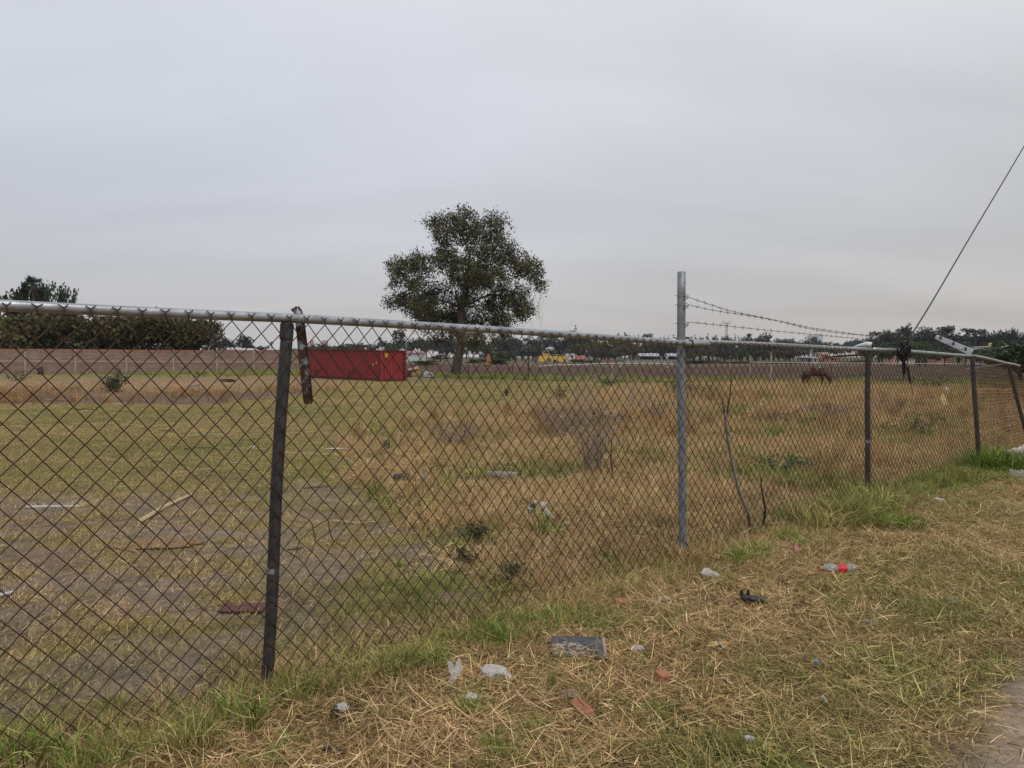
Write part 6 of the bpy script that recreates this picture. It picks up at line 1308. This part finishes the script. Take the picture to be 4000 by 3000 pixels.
rock('stone', 2492, 2550, 56, 38, M['stone'], 'pale grey stone to the right of the black slab', 'stone', 7, flat=.6); rock('stone', 2596, 2350, 50, 38, M['rubble'], 'white flat stone above and right of the slab', 'stone', 9, flat=.45); rock('stone', 2537, 2360, 24, 28, M['rubble'], 'smaller white stone left of the flat one', 'stone', 10, flat=.5)
rock('stone', 2925, 2905, 42, 42, M['stone'], 'pinkish stone near the bottom edge right of centre', 'stone', 12, flat=.7); rock('stone', 3666, 1966, 32, 30, M['stone'], 'small pale block at the foot of the grass by the fence at right', 'stone', 13, flat=.8); rock('stone', 3724, 2348, 40, 22, M['rubble'], 'small white stone in the straw at the far right', 'stone', 14, flat=.6); rock('stone', 3545, 2692, 28, 14, M['rubble'], 'tiny white stone in the green patch at right', 'stone', 15)
rock('stone', 3662, 2690, 60, 18, M['stone'], 'flat pinkish stone near the path edge', 'stone', 16, flat=.5)
brick(2688, 2790, .078, .022, .012, R(12), M['wood_chip'], 'flat brown wood chip in the near straw', (.1, 0), 'wood_chip', .03, 'wood'); brick(1300, 2950, .10, .028, .02, R(-18), M['wood_dark'], 'charred wood piece at the bottom edge below the dark post', (.2, 0), 'wood_chip', .02, 'wood')
def sheet(name, px, py, outline, m, label, cat, lift=.02, rot=0, fold=.35, scale=None, thick=.0012, stand=0.0):
    """a crumpled bit of film or card: outline in photo pixels around its foot, bent and given thickness"""
    b = gp(px, py); s_ = b.y / FPX; fx = [(x_ * s_, -y_ * s_) for x_, y_ in outline]
    cx_ = sum(p[0] for p in fx) / len(fx); cy_ = sum(p[1] for p in fx) / len(fx); el = R(25) + stand; vs_ = []; fs_ = []; rings = 4; n = len(fx)
    for r_ in range(rings + 1):
        for (x_, y_) in fx:
            t = r_ / rings; X_ = cx_ + (x_ - cx_) * t; Y_ = cy_ + (y_ - cy_) * t; bend = fold * s_ * 60 * mnoise.noise((X_ * 40 + px, Y_ * 40, 0)) * .35
            vs_.append(b + Vector((X_, Y_ * math.cos(stand) * (1 / max(.35, math.sin(math.atan2(1.5, b.y))) if stand < .3 else .5), lift * .55 + max(0, Y_) * math.sin(stand) * 1.0 + bend * .5 + .004)))
    for r_ in range(rings):
        for i in range(n): a_ = r_ * n + i; c_ = r_ * n + (i + 1) % n; fs_.append((a_, c_, c_ + n, a_ + n))
    me = bpy.data.meshes.new(name); me.from_pydata([tuple(v) for v in vs_], [], fs_); bm = bmesh.new(); bm.from_mesh(me); bmesh.ops.remove_doubles(bm, verts=bm.verts, dist=1e-5); bm.to_mesh(me); bm.free(); me.materials.append(m)
    o = bpy.data.objects.new(name, me); C.objects.link(o); sd_ = o.modifiers.new('solid', 'SOLIDIFY'); sd_.thickness = thick; return tag(o, label, cat)
sheet('plastic_bag', 1772, 2690, [(-32, -4), (-18, -28), (-10, -45), (-22, -75), (-26, -100), (-8, -108), (2, -70), (14, -108), (24, -112), (34, -85), (28, -55), (10, -35), (6, -5), (-8, 4)], M['plastic'], 'torn white plastic bag with two raised flaps beside the green tuft', 'plastic bag', .01, stand=1.1, fold=.8)
sheet('plastic_bag', 2775, 2268, [(-35, -30), (-20, -55), (0, -58), (12, -40), (28, -35), (38, -8), (20, 0), (0, -6), (-22, -12)], M['plastic'], 'whitish crumpled plastic bag right of the tall post foot', 'plastic bag', .03, stand=.6, fold=.9)
sheet('paper_scrap', 2243, 2980, [(-24, -12), (-4, -26), (18, -24), (24, -14), (8, -8), (10, 4), (-6, 6), (-12, -4)], M['plastic'], 'small pale torn scrap at the bottom edge of the picture', 'scrap', .035)
sheet('paper_scrap', 3228, 2768, [(-12, -52), (-4, -58), (4, -40), (10, -18), (8, 0), (-2, -6), (-8, -30)], M['plastic'], 'narrow white scrap in the grass at right', 'scrap', .035, stand=.4)
sheet('paper_scrap', 3114, 2165, [(-10, -4), (-6, -28), (0, -32), (8, -16), (10, 0)], M['pinkpaper'], 'pink paper scrap standing in the grass behind the bottle', 'scrap', .03, stand=1.0)
sheet('paper_scrap', 3412, 2450, [(-30, -10), (-10, -20), (24, -18), (34, -8), (12, -4), (4, 4), (-8, 2), (-10, -6)], M['plastic'], 'white torn paper in the straw at the right', 'scrap', .03)
mb_root = thing('torn_packet', 'torn yellow and orange packet right of the slab', 'packet', tuple(gp(2810, 2540)))
for nm, out_, m_, dx in (('card', [(-48, 0), (-20, -16), (6, -20), (4, -4), (-20, 4)], 'pale_yellow', -2), ('white_flap', [(0, -6), (12, -24), (30, -8), (20, 6), (4, 6)], 'plastic', 4), ('orange_flap', [(16, -18), (34, -24), (48, -10), (40, 2), (26, -2)], 'orange', 2)):
    o = sheet(nm, 2810 + dx, 2540, out_, M[m_], 'x', 'x', .038); del o['label'], o['category']; o.parent = mb_root; o.matrix_parent_inverse = Matrix.Translation(-Vector(mb_root.location))
sheet('paper_scrap', 2835, 2670, [(-16, -2), (-4, -12), (14, -8), (10, 2)], M['plastic'], 'small whitish scrap below the torn packet', 'scrap', .03)
sheet('leaf_scrap', 3095, 2556, [(-20, 0), (-8, -20), (16, -18), (24, -6), (6, 4)], M['wood_chip'], 'curled brown dry leaf in the straw below the white paper', 'leaf', .03); sheet('wrapper', 2945, 2572, [(-14, 0), (-10, -10), (12, -8), (14, 4)], M['brick'], 'small reddish wrapper right of the torn packet', 'wrapper', .03)
b = gp(3188, 2614); mb = MB(); mb.lathe([(.012, 0), (.013, .008), (.011, .015), (.004, .016)], b + Vector((0, 0, .03)), 10); tag(mb.build('bottle_cap', M['blue']), 'tiny blue bottle cap in the straw below the torn packet', 'cap')
b = gp(3720, 2345)
# black plastic flask
b = gp(2950, 2375); root = thing('plastic_flask', 'flattened black plastic flask lying in straw below the white bag', 'flask', tuple(b)); s_ = b.y / FPX; mb = MB()
pr = [(-52, 30, 16), (-46, 32, 20), (-30, 30, 24), (-20, 26, 18), (-8, 22, 22), (20, 12, 20), (52, 2, 10)]; mb.tube([b + Vector((x_ * s_, .03, .02 + z_ * s_)) for x_, z_, r_ in pr], [r_ * s_ for x_, z_, r_ in pr], 10); mb.v = [(v[0], v[1], b.z + .015 + (v[2] - b.z) * .62) for v in mb.v]; mb.build('body', M['black_plastic'], root, True)
for q in (-48, -22): mb = MB(); c = b + Vector((q * s_, .03, .02 + 34 * s_)); mb.tube([c, c + Vector((0, 0, 20 * s_))], [7 * s_, 5 * s_], 8); mb.build('neck', M['black_plastic'], root)
# crushed bottle with red label
b = gp(3268, 2246); root = thing('crushed_bottle', 'crushed clear plastic bottle with a red label lying in the straw', 'bottle', tuple(b)); s_ = b.y / FPX; Lb = 145 * s_
prof = [(0, .012), (.035, .0135), (.04, .013), (.10, .016), (.20, .034), (.30, .043), (.42, .041), (.50, .028), (.52, .028), (.60, .036), (.70, .030), (.74, .026), (.82, .040), (.92, .043), (.98, .036), (1.0, .015)]
Mb = Matrix.Translation(b + Vector((-Lb / 2, 0, .05))) @ Matrix.Rotation(R(-4), 4, 'Z')
def bot(i0, i1, m, name, grow_=0.0, par=None):
    mb = MB(); n = 14; vs_ = []; ps = prof[i0:i1]
    for t, r_ in ps:
        for j in range(n):
            a = 2 * math.pi * j / n; cr = 1 + .22 * mnoise.noise((t * 7, math.cos(a) * 1.6, math.sin(a) * 1.6)); vs_.append(Mb @ Vector((t * Lb, math.cos(a) * r_ * cr * 1.1 + grow_ * math.cos(a), math.sin(a) * r_ * cr * .8 + grow_ * math.sin(a))))
    k = len(ps); mb.add(vs_, [(i * n + j, i * n + (j + 1) % n, (i + 1) * n + (j + 1) % n, (i + 1) * n + j) for i in range(k - 1) for j in range(n)] + [tuple(range(n)), tuple((k - 1) * n + j for j in range(n))]); return mb.build(name, m, root if par is None else par, True)
bot(2, 16, M['plastic_clear'], 'body'); bot(0, 3, M['label_red'], 'cap', .002); lb = bot(7, 12, M['label_red'], 'label', .0022)
fc = bpy.data.curves.new('lettering', 'FONT'); fc.body = 'Coca-Cola'; fc.size = .020; fc.shear = .4; fc.extrude = .0003; fo = bpy.data.objects.new('lettering', fc); C.objects.link(fo)
dg = bpy.context.evaluated_depsgraph_get(); me = bpy.data.meshes.new_from_object(fo.evaluated_get(dg)); bpy.data.objects.remove(fo)
for v in me.vertices: x_, y_ = v.co.x, v.co.y; a = R(-62) - (y_ - .008) / .034; v.co = Mb @ Vector((.505 * Lb + x_ * .55, math.cos(a) * .0415 - .0015, -math.sin(a) * .0335 * 1.0)); 
me.materials.append(M['print_white']); o = bpy.data.objects.new('lettering', me); C.objects.link(o); o.parent = lb; o.matrix_parent_inverse = lb.matrix_world.inverted()
# heap of sacks at the right edge
b = gp(3985, 1850); root = thing('rubbish_sack', 'bulging beige sack dumped at the right edge beside the fence', 'sack', tuple(b))
def blob(name, c, d, m, par, seed=0, amp=.12, lab=None):
    bm = bmesh.new(); bmesh.ops.create_icosphere(bm, subdivisions=4, radius=.5)
    for v in bm.verts:
        n_ = mnoise.noise(v.co * 2.6 + Vector((seed, 0, 0))) + .5 * mnoise.noise(v.co * 7 + Vector((seed, 3, 0))); v.co *= 1 + amp * n_; v.co = Vector((v.co.x * d[0], v.co.y * d[1], max(v.co.z, -.34) * d[2])) + Vector(c)
    me = bpy.data.meshes.new(name); bm.to_mesh(me); bm.free(); me.materials.append(m); me.polygons.foreach_set('use_smooth', [True] * len(me.polygons)); o = bpy.data.objects.new(name, me); C.objects.link(o)
    if par is not None: o.parent = par; o.matrix_parent_inverse = Matrix.Translation(-Vector(par.location))
    return o
blob('sack_body', b + Vector((.20, .15, .17)), (.52, .42, .42), M['sack'], root, 3, .28); blob('tied_neck', b + Vector((.34, .1, .33)), (.22, .22, .24), M['sack'], root, 8, .35)
tag(blob('bin_bag', gp(3990, 1838) + Vector((.02, -.16, .07)), (.42, .3, .24), M['black_plastic'], None, 5, .25), 'dark grey rubbish bag slumped in front of the beige sack', 'bag')
brick(3995, 1868, .36, .18, .11, R(-15), M['rubble'], 'broken concrete block under the sacks at the right edge', (0, 0), 'concrete_block', .01, 'block')
b = gp(1328, 2798); root = thing('crushed_cup', 'crushed dark and pale cup in the grass right of the dark post foot', 'cup', tuple(b))
blob('body', b + Vector((-.008, 0, .02)), (.055, .05, .04), M['black_plastic'], root, 21, .6); blob('rim', b + Vector((.012, .006, .034)), (.05, .045, .035), M['plastic_grey'], root, 27, .6)
# ---- beyond the fence
brick(210, 1982, .56, .085, .018, R(4), M['stone'], 'flat whitish board lying on the bare soil at left', (0, 0), 'board', .012, 'board')
def pole(name, pix, r_, m, label, cat='pole', lift=.02, group=None):
    P = []
    for x_, y_ in pix: q = gp(x_, y_); P.append(q + Vector((0, 0, lift)))
    mb = MB(); mb.tube(P, [r_] + [r_ * .95] * (len(P) - 2) + [r_ * .7], 6); return tag(mb.build(name, m), label, cat, group)
pole('wooden_pole', [(545, 2048), (640, 1990), (752, 1938)], .022, M['reed'], 'straight pale pole lying slantwise on the bare soil left of the post', lift=.025); pole('white_rod', [(-10, 2339), (30, 2330), (55, 2322)], .012, M['white_paint'], 'short white rod at the left edge on the soil', 'rod')
g_ = 'dry cane stalks strewn on the lawn'
for k, (pix, l) in enumerate((([(635, 1858), (740, 1846), (850, 1832)], 'longest pale cane lying on the lawn left of the dark post'), ([(790, 1882), (815, 1866), (818, 1852), (806, 1842)], 'bent pale cane hooked at one end left of the dark post'), ([(560, 1808), (620, 1798), (690, 1786)], 'thin pale cane left of the longest one'), ([(720, 1757), (770, 1752), (840, 1754)], 'dark charred stick on the lawn left of the dark post'), ([(290, 1600), (340, 1601), (388, 1604)], 'thin dark twig on the far left lawn'),
        ([(620, 1685), (680, 1686)], 'short dark cane left of the pale bag'), ([(1000, 1670), (1100, 1664), (1180, 1665)], 'pale cane right of the dark post, farthest row'), ([(990, 1700), (1120, 1697), (1230, 1690)], 'pale cane right of the dark post, second row'), ([(700, 1710), (800, 1700), (900, 1697)], 'pale cane stretching to the dark post'), ([(880, 1755), (960, 1756), (1060, 1757)], 'long pale cane passing behind the dark post'), ([(1100, 1772), (1190, 1775), (1300, 1782)], 'pale cane below the white sheet'), ([(1180, 1914), (1230, 1910), (1290, 1908)], 'dark stick on the grass right of the dark post'),
        ([(880, 1810), (950, 1815), (1000, 1818)], 'pale cane just left of the dark post'), ([(1500, 1700), (1540, 1696), (1600, 1690)], 'cane at the edge of the dry grass'), ([(2100, 2068), (2200, 2062), (2300, 2064)], 'thin dark stick lying in the dry grass below the litter'), ([(440, 1910), (500, 1906)], 'short orange splinter on the lawn'), ([(1300, 2040), (1400, 2052), (1480, 2044)], 'thin curved twig on the grass in the middle'), ([(1120, 2158), (1190, 2150)], 'short dark stick right of the dark post'))):
    pole('cane_stalk', pix, .007 * max(1, gp(*pix[0]).y / 11), M['wood_dark' if 'dark' in l.split('right')[0].split('left')[0].split('stretch')[0].split('passing')[0].split('just')[0] else 'reed'], l, 'stalk', .02, g_)
b = gp(910, 2403); mb = MB(); mb.box(b + Vector((.03, .10, .012)), (.26, .16, .012), R(2)); tag(mb.build('rubber_mat', M['red_mat']), 'dark red gravelly mat lying left of the dark post foot', 'mat')
blob2 = blob('dry_clippings', gp(600, 2130) + Vector((0, 0, .005)), (.62, .42, .05), M['dung'], None, 4, .5); tag(blob2, 'brown heap of dry clippings on the soil left of the dark post', 'heap')
sheet('plastic_bag', 985, 1752, [(-10, 0), (-4, -12), (8, -12), (12, -4), (6, 2)], M['plastic'], 'small white plastic bag on the lawn left of the dark post', 'plastic bag', .03, stand=.8)
sheet('plastic_sheet', 1312, 1760, [(-52, -4), (-20, -10), (20, -8), (52, -10), (50, 0), (10, 4), (-24, 2)], M['plastic'], 'long white torn sheet on the dry grass right of the dark post', 'sheet', .04, stand=.2, fold=.6)
sheet('plastic_bag', 1657, 1884, [(-18, -8), (-12, -26), (4, -32), (18, -20), (16, -4), (2, 0)], M['plastic_clear'], 'pale bluish bag caught in the dry grass', 'plastic bag', .05, stand=.9)
sheet('plastic_bag', 1675, 1632, [(-8, 0), (-6, -14), (4, -16), (8, -4)], M['plastic'], 'tiny white bag at the far edge of the dry grass', 'plastic bag', .06, stand=.9)
b = gp(1575, 1880); mb = MB(); mb.lathe([(.05, -.12), (.055, -.08), (.055, .06), (.03, .10), (.02, .13)], n=10, M=Matrix.Translation(b + Vector((0, 0, .05))) @ Matrix.Rotation(R(85), 4, 'Y')); tag(mb.build('dark_bottle', M['black_plastic'], None, True), 'dark bottle lying left of the bluish bag', 'bottle')
b = gp(1965, 1872); Mr = Matrix.Translation(b + Vector((0, 0, .05))) @ Matrix.Rotation(R(-12), 4, 'Z') @ Matrix.Rotation(R(90), 4, 'Y'); mb = MB(); mb.lathe([(.02, -.21), (.05, -.20), (.055, .0), (.052, .18), (.045, .19), (.036, .19), (.03, .14)], n=14, M=Mr); tag(mb.build('rolled_carpet', M['roll'], None, True), 'pale roll lying in the dry grass left of the dead bush', 'roll')
# cluster of rubbish in the middle
b = gp(2062, 2012); root = thing('plastic_bottle', 'dark small bottle with a white cap leaning in the rubbish in the middle', 'bottle', tuple(b)); Mx = Matrix.Translation(b + Vector((0, 0, .03))) @ Matrix.Rotation(R(38), 4, 'Y'); mb = MB(); mb.lathe([(.028, 0), (.03, .01), (.03, .08), (.014, .10), (.013, .115)], n=12, M=Mx); mb.build('body', M['black_plastic'], root, True); mb = MB(); mb.lathe([(.014, .115), (.015, .118), (.015, .14), (.006, .141)], n=10, M=Mx); mb.build('cap', M['white_paint'], root); mb = MB(); mb.lathe([(.031, .02), (.031, .06)], n=12, M=Mx); mb.build('label', M['plastic_grey'], root, True)
o = blob('crumpled_paper', gp(2122, 1998) + Vector((0, 0, .05)), (.11, .09, .09), M['plastic'], None, 12, .5); tag(o, 'crumpled whitish paper ball in the middle rubbish', 'paper')
b = gp(2150, 2038); root = thing('crushed_carton', 'crushed white carton with a red cap in the middle rubbish', 'carton', tuple(b)); mb = MB(); mb.box((0, 0, 0), (.16, .07, .06), M=Matrix.Translation(b + Vector((-.01, 0, .055))) @ Matrix.Rotation(R(48), 4, 'Y') @ Matrix.Rotation(R(10), 4, 'Z'), jit=.012); mb.build('body', M['plastic'], root); mb = MB(); mb.lathe([(.017, 0), (.018, .014), (.008, .016)], n=10, M=Matrix.Translation(b + Vector((.05, -.05, .03))) @ Matrix.Rotation(R(80), 4, 'X')); mb.build('cap', M['label_red'], root)
sheet('plastic_sheet', 2215, 2052, [(-22, 0), (-16, -14), (6, -12), (24, -16), (26, -4), (6, 4)], M['plastic_clear'], 'flattened clear wrapper right of the crushed carton', 'wrapper', .03, stand=.4)
rock('stone', 2322, 2112, 26, 18, M['rubble'], 'small white stone behind the fence right of the middle rubbish', 'stone', 21, flat=.7)
sheet('plastic_bag', 3690, 1592, [(-6, 0), (-14, -30), (-6, -55), (6, -36), (18, 0)], M['pale_yellow'], 'yellowish white bag snagged on weeds right of the brown post', 'plastic bag', .12, stand=1.2); sheet('plastic_bag', 3698, 1540, [(-8, 0), (-6, -18), (6, -18), (10, -4)], M['plastic'], 'white scrap snagged above the yellowish bag', 'scrap', .35, stand=1.1)
sheet('plastic_bag', 2978, 1588, [(-8, 0), (-4, -12), (6, -10), (8, -2)], M['plastic'], 'tiny white scrap in the grass right of the forked branch', 'scrap', .06, stand=.8)
# things before the wall
b = gp(158, 1462); root = thing('tree_stump', 'dark burnt tree stump before the brick wall at left', 'stump', tuple(b)); s_ = b.y / FPX; mb = MB(); mb.tube([b + Vector((0, 0, -.1)), b + Vector((.05, 0, .4 * 28 * s_)), b + Vector((-.02, 0, 26 * s_)), b + Vector((-.06, 0, 29 * s_))], [13 * s_, 10 * s_, 11 * s_, 7 * s_], 9); mb.build('trunk', M['wood_dark'], root, True); mb = MB(); mb.tube([b + Vector((.1, 0, 3 * s_)), b + Vector((15 * s_, 0, -.05))], [5 * s_, 3 * s_], 6); mb.build('root', M['wood_dark'], root, True)
b = gp(430, 1458); mb = MB(); mb.tube([b, b + Vector((.03, 0, .25)), b + Vector((.0, 0, .55))], [.45, .42, .33], 9); tag(mb.build('tree_stump', M['wood_dark'], None, True), 'black stump behind the grey green shrub', 'stump')
rock('rubble_mound', 757, 1512, 50, 16, M['grey_mound'], 'low grey rubble mound in the left weeds', 'mound', 31, flat=1.0, sub=3); rock('rubble_mound', 890, 1492, 55, 16, M['wood_dark'], 'dark low heap left of the dark post before the wall', 'mound', 33, flat=1.0, sub=3)
sheet('cardboard_sheet', 585, 1540, [(-20, 0), (-14, -6), (18, -6), (22, 0)], M['pale_yellow'], 'yellowish board lying in the left weeds', 'board', .15, fold=.2); brick(460, 1580, .9, .16, .03, R(3), M['stone'], 'pale plank at the front of the left weeds', (0, 0), 'plank', .02, 'plank'); brick(218, 1562, .9, .16, .03, R(-2), M['stone'], 'pale plank near the left edge at the front of the weeds', (0, 0), 'plank', .02, 'plank')
# cardboard box and tarpaulin near the tree
b = gp(1618, 1470); root = thing('cardboard_box', 'tipped brown cardboard box lying right of the container', 'box', tuple(b)); Mx = Matrix.Translation(b + Vector((0, 0, .42))) @ Matrix.Rotation(R(20), 4, 'Z') @ Matrix.Rotation(R(-14), 4, 'Y'); mb = MB(); mb.box((0, 0, 0), (1.15, .8, .62), M=Mx); mb.build('body', M['cardboard'], root); mb = MB(); mb.box((0, 0, 0), (1.1, .03, .35), M=Mx @ Matrix.Translation((-.1, -.45, .42)) @ Matrix.Rotation(R(-50), 4, 'X')); mb.build('flap', M['cardboard'], root)
o = blob('tarpaulin', gp(1672, 1476) + Vector((0, 0, .25)), (1.3, .9, .75), M['tarp'], None, 6, .5); tag(o, 'crumpled grey tarpaulin heap between the box and the big tree', 'tarpaulin'); o = blob('scrap_heap', gp(1596, 1474) + Vector((0, 0, .3)), (.7, .6, .8), M['wood_dark'], None, 16, .6); tag(o, 'dark scrap heap against the right end of the container', 'heap')

# ------------------------------------------------------------------ thin smoky air
mb = MB(); mb.box((0, 870, 33.5), (3400, 2200, 71))
hz = mb.build('haze', []); hm = bpy.data.materials.new('haze'); hm.use_nodes = True; hn = hm.node_tree; hn.nodes.clear(); ho = hn.nodes.new('ShaderNodeOutputMaterial'); pv = hn.nodes.new('ShaderNodeVolumePrincipled'); pv.inputs['Color'].default_value = (.80, .86, .95, 1); pv.inputs['Density'].default_value = .00013; pv.inputs['Anisotropy'].default_value = .2
hn.links.new(pv.outputs[0], ho.inputs['Volume']); hz.data.materials.append(hm); hz['kind'] = 'stuff'; hz['label'] = 'thin pale smoky haze over the fields'; hz['category'] = 'haze'
